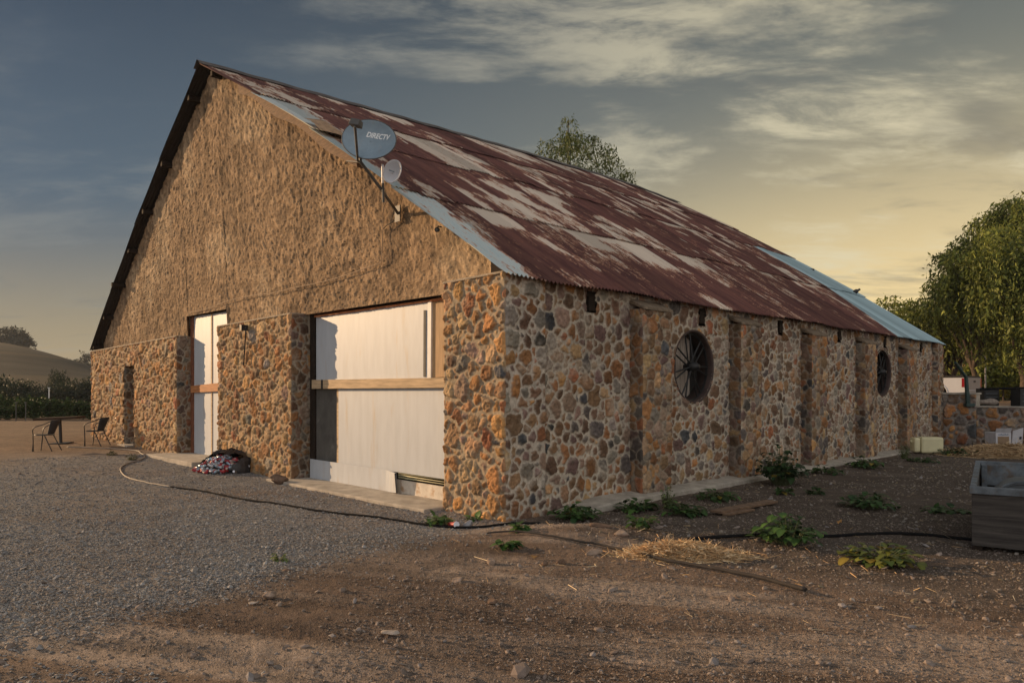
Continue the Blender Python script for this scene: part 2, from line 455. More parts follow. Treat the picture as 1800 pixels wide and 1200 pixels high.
def roof_mat():
    m = bpy.data.materials.new('rusty corrugated iron'); m.use_nodes = True; t = m.node_tree; t.nodes.clear(); n = NT(t)
    tc = n.n('ShaderNodeTexCoord').outputs['Object']
    a = n.n('ShaderNodeAttribute'); a.attribute_name = 'Col'
    sp = n.n('ShaderNodeSeparateXYZ'); n.l(a.outputs[0], sp.inputs[0]); bare, newer, tint = sp.outputs
    mp = n.n('ShaderNodeMapping'); n.l(tc, mp.inputs[0]); mp.inputs['Scale'].default_value = (9, 1.3, 1.3)
    f1 = n.noise(mp.outputs[0], 2.1, 8, .74, .2); f2 = n.noise(mp.outputs[0], .5, 4, .6); f3 = n.noise(tc, 40, 4, .7)
    e = n.m('ADD', bare, n.m('MULTIPLY', n.m('SUBTRACT', f1, .5), 2.0))
    e = n.m('ADD', e, n.m('MULTIPLY', n.m('SUBTRACT', f3, .5), .7))
    rust = n.mix(n.rng(f2, .35, .65), (.074, .028, .027), (.142, .060, .049))
    rust = n.mix(n.rng(f1, .45, .75, 0, .6), rust, (.17, .065, .04))
    rust = n.mix(n.rng(f3, .5, .8, 0, .45), rust, (.19, .085, .06))
    edge = n.mix(n.rng(e, .30, .46), rust, (.34, .17, .105))
    galv = n.mix(newer, (.55, .46, .375), (.34, .43, .46))
    galv = n.mix(n.rng(f1, .5, .8, 0, .5), galv, (.30, .23, .19))
    c = n.mix(n.rng(e, .44, .62), edge, galv)
    c = n.mix(n.m('MULTIPLY', newer, n.rng(e, .5, .95, 0, .8)), c, (.30, .42, .46))
    kk = n.rng(tint, 0, 1, .78, 1.25); cb = n.n('ShaderNodeCombineXYZ'); [n.l(kk, cb.inputs[i]) for i in range(3)]
    c = n.mix(1.0, c, cb.outputs[0], 'MULTIPLY')
    p = n.n('ShaderNodeBsdfPrincipled'); n.l(c, p.inputs[0])
    n.l(n.rng(e, .4, .6, .85, .55), p.inputs['Roughness'])
    p.inputs['Metallic'].default_value = 0.0; p.inputs['Specular IOR Level'].default_value = .35
    b = n.n('ShaderNodeBump'); b.inputs['Strength'].default_value = .25; b.inputs['Distance'].default_value = .004
    n.l(f3, b.inputs['Height']); n.l(b.outputs[0], p.inputs['Normal'])
    o = n.n('ShaderNodeOutputMaterial'); n.l(p.outputs[0], o.inputs[0]); return m


M['ground'] = ground_mat(); M['roof'] = roof_mat()

# ------------------------------------------------------------------ ground sheet
def build_ground():
    nr = 860
    r = np.concatenate([[0.0], np.geomspace(.9, 640, nr)])
    fa = np.linspace(rad(-41), rad(41), 760)                      # fine fan in front of the camera
    ba = np.linspace(rad(41), rad(319), 70)[1:-1]
    ang = np.concatenate([fa, ba])                                 # measured clockwise from +Y
    R, A = np.meshgrid(r, ang, indexing='ij')
    X = R * np.sin(A); Y = R * np.cos(A); Z = gz(X, Y, True)
    g = gravel_mask(X, Y)
    dirt = np.array([.160, .115, .087]); grav = np.array([.185, .178, .172]); dark = np.array([.095, .069, .055]); dusty = np.array([.215, .172, .142])
    n1 = fbm(X * .5, Y * .5, 31); n2 = fbm(X * 1.7, Y * 1.7, 32); a = rad(-14)
    n3 = fbm((X * math.cos(a) + Y * math.sin(a)) * .35, (-X * math.sin(a) + Y * math.cos(a)) * 2.4, 33)
    col = dirt * 1.06 + (dusty * 1.25 - dirt) * smooth(.46, .62, n3)[..., None]
    col = col * (1 - .30 * smooth(.54, .66, fbm((X * math.cos(a) + Y * math.sin(a)) * .5, (-X * math.sin(a) + Y * math.cos(a)) * 5.0, 34)))[..., None]
    col = col + (dark - col) * (smooth(.52, .70, n1) * .55)[..., None]
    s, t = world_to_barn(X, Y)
    side = smooth(-.3, .6, s) * (1 - smooth(-.6, .2, t))           # side yard: the barn's shade is darkened into the earth colour
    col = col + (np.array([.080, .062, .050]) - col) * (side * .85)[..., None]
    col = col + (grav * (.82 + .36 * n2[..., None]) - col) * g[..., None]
    # damp stain trailing from the corner, and brown patches at the rock
    st = np.exp(-(((X + .85) / 1.1) ** 2 + ((Y - (8.15 - .25 * (X + .85))) / .28) ** 2))
    col = col * (1 - .30 * st[..., None])
    st = np.exp(-(((X + 4.0) / 1.6) ** 2 + ((Y - 12.3) / .9) ** 2)); col = col + (dirt * .95 - col) * (.7 * st)[..., None]
    # straw-coloured field and dry hills far off
    rr = np.sqrt(X * X + Y * Y)
    far = smooth(19, 24, rr)
    field = np.array([.20, .14, .095]) * (.8 + .4 * fbm(X * .25, Y * 1.2, 41)[..., None])
    col = col + (field - col) * (far * (1 - side))[..., None]
    hn = fbm(X * .10, Y * .03 + Z * .45, 42, 5, .7)[..., None]; hill = np.array([.055, .049, .038]) * (.25 + 1.5 * hn); hill = hill + (np.array([.12, .09, .05]) - hill) * (smooth(.52, .70, fbm(X * .05, Z * .8, 43, 4)) * .5)[..., None]
    hill = np.where(((X / np.maximum(Y, 1)) > 0)[..., None], np.array([.50, .24, .075]), hill)  # right hill: orange sunlight is put into the grass colour
    col = col + (hill - col) * smooth(75, 100, rr)[..., None]
    na = len(ang); V = np.stack([X, Y, Z], -1).reshape(-1, 3)
    i = np.arange(len(r) - 1)[:, None]; j = np.arange(na)[None, :]; j2 = (j + 1) % na
    f = np.stack([i * na + j, i * na + j2, (i + 1) * na + j2, (i + 1) * na + j], -1).reshape(-1, 4)[:, ::-1]
    o = mesh_np('ground', V, f, M['ground'], None, np.clip(col, 0, 1).reshape(-1, 3))
    tag(o, kind='structure')


build_ground()

# ------------------------------------------------------------------ stonework
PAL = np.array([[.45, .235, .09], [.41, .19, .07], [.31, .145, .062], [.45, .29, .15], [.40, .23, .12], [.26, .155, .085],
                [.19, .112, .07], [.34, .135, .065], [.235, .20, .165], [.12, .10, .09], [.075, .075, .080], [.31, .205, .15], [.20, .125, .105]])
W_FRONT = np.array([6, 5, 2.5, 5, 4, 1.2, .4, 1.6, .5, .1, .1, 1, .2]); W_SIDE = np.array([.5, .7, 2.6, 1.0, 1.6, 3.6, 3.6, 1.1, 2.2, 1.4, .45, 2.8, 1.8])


def pack(U, V, seed, rmax, rmin):
    r_ = np.random.RandomState(seed); cell = rmax * 2; G = {}; out = []
    def ok(x, y, r):
        ci, cj = int(x // cell), int(y // cell)
        for a in (-1, 0, 1):
            for b in (-1, 0, 1):
                for (p, q, w) in G.get((ci + a, cj + b), ()):
                    if (p - x) ** 2 + (q - y) ** 2 < (.93 * (w + r)) ** 2: return False
        return True
    area = U * V
    levels = np.geomspace(rmax, rmin, 9)
    for li, r in enumerate(levels):
        tries = int(area * (1.5 + li * li * 2.2) / (rmax * 6))
        if li == len(levels) - 1: tries *= 3
        xs = r_.rand(tries) * U; ys = r_.rand(tries) * V
        for x, y in zip(xs, ys):
            if ok(x, y, r):
                G.setdefault((int(x // cell), int(y // cell)), []).append((x, y, r)); out.append((x, y, r))
    return np.array(out), r_


def stone_field(us, vs, seed, rmax=.165, rmin=.045, weights=W_SIDE, gap=.036, proud=.026, mortar=(.34, .285, .22), angular=.5, tone=.78):
    U, V = us[-1] - us[0], vs[-1] - vs[0]
    st, r_ = pack(U, V, seed, rmax, rmin)
    gu, gv = np.meshgrid(us - us[0], vs - vs[0], indexing='ij')
    wu = gu + .030 * (vnoise(gu * 9, gv * 9, seed + 1) - .5) * 2 + .010 * (vnoise(gu * 33, gv * 33, seed + 3) - .5) * 2
    wv = gv + .030 * (vnoise(gu * 9, gv * 9, seed + 2) - .5) * 2 + .010 * (vnoise(gu * 33, gv * 33, seed + 4) - .5) * 2
    d1 = np.full(gu.shape, 9.0); d2 = np.full(gu.shape, 9.0); idn = np.zeros(gu.shape, int)
    lu, lv = gu[:, 0], gv[0]
    asp = np.exp(r_.randn(len(st)) * .16); rot = r_.rand(len(st)) * PI
    vert = r_.rand(len(st)) < .45
    rot = np.where(vert, PI / 2 + r_.randn(len(st)) * .25, r_.randn(len(st)) * .4); asp = np.maximum(asp, 1.0) * np.where(vert, 1.12, 1.05)
    for k, (x, y, r) in enumerate(st):
        w = r * 2.1 + .07
        i0, i1 = np.searchsorted(lu, [x - w, x + w]); j0, j1 = np.searchsorted(lv, [y - w, y + w])
        if i1 <= i0 or j1 <= j0: continue
        dx = wu[i0:i1, j0:j1] - x; dy = wv[i0:i1, j0:j1] - y
        c, s = math.cos(rot[k]), math.sin(rot[k]); a = (dx * c + dy * s) / asp[k]; b = (-dx * s + dy * c) * asp[k]
        th = np.arctan2(b, a)
        q = (np.abs(a) ** 2.6 + np.abs(b) ** 2.6) ** (1 / 2.6)
        q = q * (1 + .07 * np.sin(3 * th + k) + .05 * np.sin(5 * th + 2.1 * k))
        D = q - r
        A, B = d1[i0:i1, j0:j1], d2[i0:i1, j0:j1]; I = idn[i0:i1, j0:j1]
        less = D < A
        B[...] = np.where(less, A, np.minimum(B, D)); I[...] = np.where(less, k, I); A[...] = np.where(less, D, A)
    e = np.minimum(.18 * .08 + .004 - d1, (d2 - d1) / 2 - gap / 2)
    e = e + .006 * (vnoise(gu * 60, gv * 60, seed + 5) - .5)
    inside = smooth(-.004, .004, e)
    pr = proud * (.55 + .7 * r_.rand(len(st)))[idn]
    prof = 1 - np.exp(-np.maximum(e, 0) / .0085)
    # broken faces: tilted facets per stone plus lumps
    tx = r_.randn(len(st))[idn] * .10; ty = r_.randn(len(st))[idn] * .10
    cx_ = st[idn, 0]; cy_ = st[idn, 1]
    lump = (fbm(gu * 14, gv * 14, seed + 6, 3) - .5) * .040 + (fbm(gu * 42, gv * 34, seed + 7, 3, .65) - .5) * .034
    h = np.where(e > 0, prof * (pr + tx * (gu - cx_) + ty * (gv - cy_) + lump * (.6 + angular)), 0)
    h = h + (1 - inside) * (fbm(gu * 24, gv * 24, seed + 8, 3) - .5) * .012
    w = weights / weights.sum(); ci = r_.choice(len(PAL), len(st), p=w)
    sc = PAL[ci] * tone * (.65 + .7 * r_.rand(len(st), 1)) * (1 + .08 * (r_.rand(len(st), 3) - .5))
    c_st = sc[idn]
    mott = fbm(gu * 11, gv * 11, seed + 9, 4, .6)[..., None]
    c_st = c_st * (.62 + .76 * mott)
    ed = np.exp(-np.maximum(e, 0) / .008)[..., None] * .35      # mortar smeared on stone rims
    mo = np.array(mortar) * (.50 + .60 * fbm(gu * 5, gv * 5, seed + 10, 5, .6)[..., None] + .36 * fbm(gu * .8, gv * .8, seed + 15, 3)[..., None])
    smear = smooth(.54, .74, fbm(gu * 3.2, gv * 3.2, seed + 12, 4))[..., None] * .55
    col = c_st * (1 - np.maximum(ed, smear)) + mo * np.maximum(ed, smear)
    col = mo * (1 - inside[..., None]) + col * inside[..., None]
    return h, col


def stone_face(name, us, vs, fn, seed, parent, cut=None, lohi=(1, 1, 1, 1), flip=False, snap=None, **kw):
    """fn(u, v, h) -> xyz arrays.  lohi: round over the u-low, u-high, v-low, v-high edges"""
    h, col = stone_field(us, vs, seed, **kw)
    gu, gv = np.meshgrid(us, vs, indexing='ij')
    d = np.full(gu.shape, 1.0)
    for k, q in enumerate((gu - us[0], us[-1] - gu, gv - vs[0], vs[-1] - gv)):
        if lohi[k]: d = np.minimum(d, q)
    h = (h + .012) * smooth(-.004, .030, d) - .012
    if snap is not None: gu, gv, h = snap(gu, gv, h)
    x, y, z = fn(gu, gv, h)
    V = np.stack([x + 0 * gu, y + 0 * gu, z + 0 * gu], -1).reshape(-1, 3)
    nu, nv = gu.shape; i = np.arange(nu - 1)[:, None]; j = np.arange(nv - 1)[None, :]
    f = np.stack([i * nv + j, (i + 1) * nv + j, (i + 1) * nv + j + 1, i * nv + j + 1], -1)
    if cut is not None:
        uc = (gu[:-1, :-1] + gu[1:, 1:]) / 2; vc = (gv[:-1, :-1] + gv[1:, 1:]) / 2
        f = f[~cut(uc, vc)]
    f = f.reshape(-1, 4)
    if flip: f = f[:, ::-1]
    return mesh_np(name, V, f, M['stone'], parent, col.reshape(-1, 3))


def steps(a, b, f0, f1):
    """positions from a to b, spacing growing from f0 to f1"""
    p = [a]
    while p[-1] < b: p.append(p[-1] + f0 + (f1 - f0) * (p[-1] - a) / (b - a))
    q = np.array(p); return a + (q - a) * (b - a) / (q[-1] - a)


barn = thing('stone_barn', 'long barn of orange brown fieldstone with a stucco gable and rusty corrugated iron roof', 'barn', (BX, BY, 0), math.atan2(BS, BC))
LEN = 19.4


def build_walls():
    # --- front (gable end), plane s = 0 facing -s
    fx = lambda s0: (lambda u, v, h: (s0 - h, u, v))
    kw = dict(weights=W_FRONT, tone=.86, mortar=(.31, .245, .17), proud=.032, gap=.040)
    secs = [(0.0, 1.31, 3.38, 3.36, 101, .0115), (5.97, 9.45, 3.26, 3.22, 102, .018), (12.0, 19.62, 3.13, 3.02, 103, .024)]
    for (t0, t1, z0, z1, sd_, du) in secs:
        us = steps(t0, t1, du, du * 1.05); vs = steps(-.12, 3.3, .0125 if t0 < 1 else .017, .0125 if t0 < 1 else .017)
        zt = lambda u, t0=t0, t1=t1, z0=z0, z1=z1: z0 + (z1 - z0) * (u - t0) / (t1 - t0) + .02 * (vnoise(u * 3, u * 0, 7) - .5)
        fn = lambda u, v, h, zt=zt: (-h, u, v * (zt(u) / 3.3) * (v > 0) + v * (v <= 0))
        cut = None
        if t0 > 11: cut = lambda u, v: (u > 15.3) & (u < 16.2) & (v < 2.62)
        kk = dict(kw)
        if t0 > 1: kk.update(mortar=(.30, .215, .13))
        stone_face('stone_wall', us, vs, fn, sd_, barn, cut=cut, flip=True, **kk)
        # body behind the face
        mb = MB()
        if t0 > 11:
            mb.box(.03, .30, t0 + .03, 15.28, -.2, min(z0, z1) - .03); mb.box(.03, .30, 16.22, t1 - .03, -.2, min(z0, z1) - .03)
            mb.box(.03, .30, 15.28, 16.22, 2.48, z1 - .03)
        else:
            mb.box(.03, .30, t0 + .03, t1 - .03, -.2, min(z0, z1) - .03)
        mb.build('wall_core', M['mortar'], barn)
        # ledge on top of the stone skin
        q = MB(); q.hexa([(-.03, t0 + .01, z0 - .035), (.32, t0 + .01, z0 - .03), (.32, t1 - .01, z1 - .03), (-.03, t1 - .01, z1 - .035)],
                         [(-.03, t0 + .01, z0 + .0), (.32, t0 + .01, z0 + .012), (.32, t1 - .01, z1 + .012), (-.03, t1 - .01, z1 + .0)])
        q.build('ledge', M['mortar'], barn, bevel=.01)
    # jambs: faces turned towards -t
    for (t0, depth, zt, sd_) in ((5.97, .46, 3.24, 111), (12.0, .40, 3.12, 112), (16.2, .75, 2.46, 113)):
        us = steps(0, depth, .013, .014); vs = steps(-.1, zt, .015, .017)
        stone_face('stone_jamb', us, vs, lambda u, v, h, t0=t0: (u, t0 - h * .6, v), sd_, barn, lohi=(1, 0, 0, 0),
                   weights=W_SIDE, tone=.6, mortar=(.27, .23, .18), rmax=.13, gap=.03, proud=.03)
    # other jamb of each opening, and the small doorway's lining
    MB().box(.02, .46, 1.29, 1.315, -.1, 3.3).build('jamb_lining', M['mortar'], barn)
    MB().box(.02, .42, 9.43, 9.455, -.1, 3.2).build('jamb_lining', M['mortar'], barn)
    MB().box(.02, .75, 15.26, 15.30, -.1, 2.46).build('jamb_lining', M['mortar'], barn)
    MB().box(.02, .75, 15.26, 16.25, 2.46, 2.52).build('door_lintel', M['oldwood'], barn)
    # --- side wall, facing -t
    us = steps(.80, 18.8, .0125, .030); vs = steps(-.1, 3.31, .0125, .0135)
    WIN = [(4.80, 2.19, .64), (14.42, 2.24, .63)]; POCK = [1.85, 5.04, 8.22, 11.40, 14.56, 17.7]
    def cut(u, v):
        c = np.zeros(u.shape, bool)
        for (a, b, r) in WIN: c |= (u - a) ** 2 + (v - b) ** 2 < r * r
        for p in POCK: c |= (np.abs(u - p) < .11) & (v > 2.94) & (v < 3.26)
        return c
    def snap(u, v, h):
        for (a, b, r) in WIN:                                   # pull the cells at the rim onto the circle
            dx, dy = u - a, v - b; q = np.sqrt(dx * dx + dy * dy) + 1e-9
            k = np.abs(q - r) < .02
            nr_ = np.where(q < r, r - .001, q)
            u = np.where(k & (q < r), a + dx / q * (r + .001), u); v = np.where(k & (q < r), b + dy / q * (r + .001), v)
            h = np.where(q < r + .05, h * smooth(r - .005, r + .06, q), h)
        return u, v, h
    zt = lambda u: 3.34 - .085 * u / 19.4
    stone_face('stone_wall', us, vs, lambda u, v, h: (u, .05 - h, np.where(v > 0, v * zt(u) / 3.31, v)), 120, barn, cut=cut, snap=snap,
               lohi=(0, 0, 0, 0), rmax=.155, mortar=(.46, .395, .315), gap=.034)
    # corner pier and far pier
    us = steps(0, .80, .0115, .012); vs = steps(-.12, 3.36, .012, .012)
    stone_face('corner_pier', us, vs, lambda u, v, h: (u, -h, v), 121, barn, rmax=.15, lohi=(1, 1, 0, 0), mortar=(.46, .40, .33), gap=.034)
    us = steps(18.8, LEN, .026, .028); vs = steps(-.12, 3.22, .022, .022)
    stone_face('corner_pier', us, vs, lambda u, v, h: (u, -.12 - h, v), 122, barn, rmax=.15)
    us = steps(0, .18, .03, .03)
    stone_face('corner_pier', us, vs, lambda u, v, h: (18.8 - h * .4, .05 - u, v), 123, barn, flip=True, rmax=.12)
    # buttresses
    for k, s0 in enumerate((2.86, 6.05, 9.25, 12.45, 15.65)):
        w = .82; p = .25; zz = 3.12 - .014 * s0; d = .013 + .0009 * s0
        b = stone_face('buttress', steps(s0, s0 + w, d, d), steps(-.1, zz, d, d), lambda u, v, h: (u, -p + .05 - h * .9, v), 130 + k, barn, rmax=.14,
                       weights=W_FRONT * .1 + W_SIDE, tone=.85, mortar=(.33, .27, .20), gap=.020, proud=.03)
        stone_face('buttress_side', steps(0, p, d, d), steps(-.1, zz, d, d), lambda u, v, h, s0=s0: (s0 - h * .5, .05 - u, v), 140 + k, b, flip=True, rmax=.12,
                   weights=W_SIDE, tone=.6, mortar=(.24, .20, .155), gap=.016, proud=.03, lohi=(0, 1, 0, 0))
        MB().box(s0 + .02, s0 + w - .005, -p + .08, .06, -.1, zz - .005).build('buttress_core', M['mortar'], b)
        c = MB(); c.hexa([(s0 - .02, -p + .02, zz - .02), (s0 + w + .02, -p + .02, zz - .02), (s0 + w + .02, .08, zz + .10), (s0 - .02, .08, zz + .10)],
                         [(s0 - .02, -p + .03, zz + .03), (s0 + w + .02, -p + .03, zz + .03), (s0 + w + .02, .08, zz + .19), (s0 - .02, .08, zz + .19)])
        c.build('cap', M['capstone'], b, bevel=.012)
    # black backing slab, its colour stands for the shade inside the beam pockets
    MB().box(.35, LEN - .02, .34, .50, -.1, 3.3).build('dark_backing', M['darkvoid'], barn)
    MB().box(LEN - .4, LEN - .01, -.11, 19.6, -.1, 3.2).build('end_wall', M['mortar'], barn)
    MB().box(.35, LEN - .02, 19.2, 19.6, -.1, 3.02).build('far_side_wall', M['mortar'], barn)
    for p in POCK:
        MB().box(p - .075, p + .075, .02, .33, 2.98, 3.20).build('beam_end', M['darkwood'], barn)
    # concrete footing strip along the side
    us = np.linspace(.95, 18.7, 240)
    n = len(us); wob = .02 * (vnoise(us * 2, us * 0, 4) - .5); zt_ = -.10 * np.clip((2.0 - us) / 1.1, 0, 1) + .115 - .006 * us + .025 * (vnoise(us * 1.3, us * 0, 9) - .5)
    V = []
    for i, u in enumerate(us):
        o_ = -.36 + wob[i] * 2
        V += [(u, o_ - .03, -.25), (u, o_, zt_[i] - .02), (u, o_ + .03, zt_[i]), (u, .04, zt_[i] + .03)]
    V = np.array(V); i = np.arange(n - 1)[:, None]; j = np.arange(3)[None, :]
    f = np.stack([i * 4 + j, (i + 1) * 4 + j, (i + 1) * 4 + j + 1, i * 4 + j + 1], -1).reshape(-1, 4)
    mesh_np('footing', V, f, M['concrete'], barn, smooth_=False)
    # slabs in front of the doors
    MB().box(-.34, .5, 1.33, 6.35, -.2, .05).build('threshold', M['concrete'], barn, bevel=.015)
    MB().box(-.62, .45, 9.35, 12.35, -.2, .155).build('threshold', M['concrete'], barn, bevel=.015)
    MB().box(-.2, .72, 15.32, 16.18, -.2, .165).build('threshold', M['concrete'], barn, bevel=.015)


build_walls()


# ------------------------------------------------------------------ gable wall of stucco
def stucco_s(z): return np.clip(.30 * (1 - (z - 3.1) / 6.1), 0, .30)


def ridge_z(s): return np.interp(s, [-.3, 4, 9.7, 16.2, 19.45], [9.20, 9.36, 9.54, 9.66, 9.55])
def roof_right(s, t):
    f = (t + .15) / 9.95; ze = 3.33 - .09 * s / 19.3
    return ze + (ridge_z(s) - ze) * f + .2 * np.sin(PI * np.clip(f, 0, 1))
def roof_left(s, t):
    f = (t - 9.8) / 9.95; return ridge_z(s) + (3.05 - ridge_z(s)) * f + .25 * np.sin(PI * np.clip(f, 0, 1))


def build_stucco():
    ts = steps(.02, 19.6, .019, .036); nv = 330
    top = np.where(ts < 9.8, roof_right(0 * ts, ts), roof_left(0 * ts, ts)) - .05
    bot = np.interp(ts, [0, 1.305, 1.31, 5.975, 5.98, 9.555, 9.56, 12.0, 12.01, 19.6], [3.2, 3.2, 3.235, 3.235, 3.1, 3.1, 3.63, 3.63, 2.95, 2.85])
    T = np.repeat(ts[:, None], nv, 1); fr = np.linspace(0, 1, nv)[None, :]
    Z = bot[:, None] + (top - bot)[:, None] * fr
    u, v = T, Z
    wx = (fbm(u * 2.2, v * 2.2, 51) - .5) * .5; wy = (fbm(u * 2.2, v * 2.2, 52) - .5) * .5
    a = 1 - np.abs(fbm(u * 9 + wx * 4, v * 8 + wy * 4, 53, 4, .6) * 2 - 1)   # ridged trowel flakes
    b = fbm(u * 24 + wx * 5, v * 20 + wy * 5, 54, 3, .6)
    fl = smooth(.46, .56, fbm(u * 8 + wx * 5, v * 6.5 + wy * 5, 55, 3, .55))
    fl2 = smooth(.50, .56, fbm(u * 17 + wx * 6, v * 14 + wy * 6, 58, 3, .55))
    b2 = fbm(u * 40 + wx * 5, v * 34 + wy * 5, 59, 2)
    h = .006 * a + .011 * b + .009 * fl + .015 * fl2 + .014 * b2
    crack = np.exp(-(np.abs(fbm(u * 1.5 + wx * 3, v * 1.5 + wy * 3, 56, 4) - .5) / .004) ** 2) * (fbm(u * .7, v * .7, 57) > .55)
    h = h - crack * .010
    # smooth patch of later render round the right foot
    calm = 1 - .45 * smooth(4.5, 1.5, T)
    X = stucco_s(Z) - (h - .035) * calm
    # lumpy overhang at the foot
    X = X - .03 * np.exp(-((Z - bot[:, None]) / .12) ** 2)
    base = np.array([.30, .205, .125]); lite = np.array([.40, .29, .185]); dk = np.array([.19, .132, .085])
    n1 = fbm(u * .8, v * .8, 61)[..., None]; n2 = fbm(u * 8, v * 5, 62, 4)[..., None]
    col = base + (lite - base) * smooth(.5, .7, n1) + (dk - base) * smooth(.52, .72, n2)
    st_ = fbm(u * 2.6, v * .35, 64, 4, .6)[..., None]; col = col * (1 - .22 * smooth(.52, .72, st_)) * (.88 + .24 * fbm(u * .35, v * .5, 65, 3)[..., None])
    col = col * (.74 + .26 * fl[..., None] + .26 * fl2[..., None])
    V = np.stack([X, T, Z], -1).reshape(-1, 3); nu = len(ts)
    i = np.arange(nu - 1)[:, None]; j = np.arange(nv - 1)[None, :]
    f = np.stack([i * nv + j, i * nv + j + 1, (i + 1) * nv + j + 1, (i + 1) * nv + j], -1).reshape(-1, 4)
    mesh_np('gable_wall', V, f, M['stucco'], barn, np.clip(col, 0, 1).reshape(-1, 3))
    # body of the gable: from the lintels up
    mb = MB()
    seg = [(.05, 1.33), (1.33, 5.95), (5.95, 9.5), (9.5, 12.02), (12.02, 19.55)]
    for (a, b) in seg:
        zb = {1.33: 3.26, 9.5: 3.65}.get(a, 2.9)
        n = 8
        for k in range(n):
            p, q = a + (b - a) * k / n, a + (b - a) * (k + 1) / n
            tp = [float((roof_right(0, w) if w < 9.8 else roof_left(0, w))) - .12 for w in (p, q)]
            s0 = [.06 + float(stucco_s(z)) for z in (zb, tp[0], tp[1])]
            mb.hexa([(s0[0], p, zb), (.52, p, zb), (.52, q, zb), (s0[0], q, zb)], [(s0[1], p, max(tp[0], zb + .05)), (.52, p, max(tp[0], zb + .05)), (.52, q, max(tp[1], zb + .05)), (s0[2], q, max(tp[1], zb + .05))])
    mb.build('gable_core', M['mortar'], barn)


build_stucco()


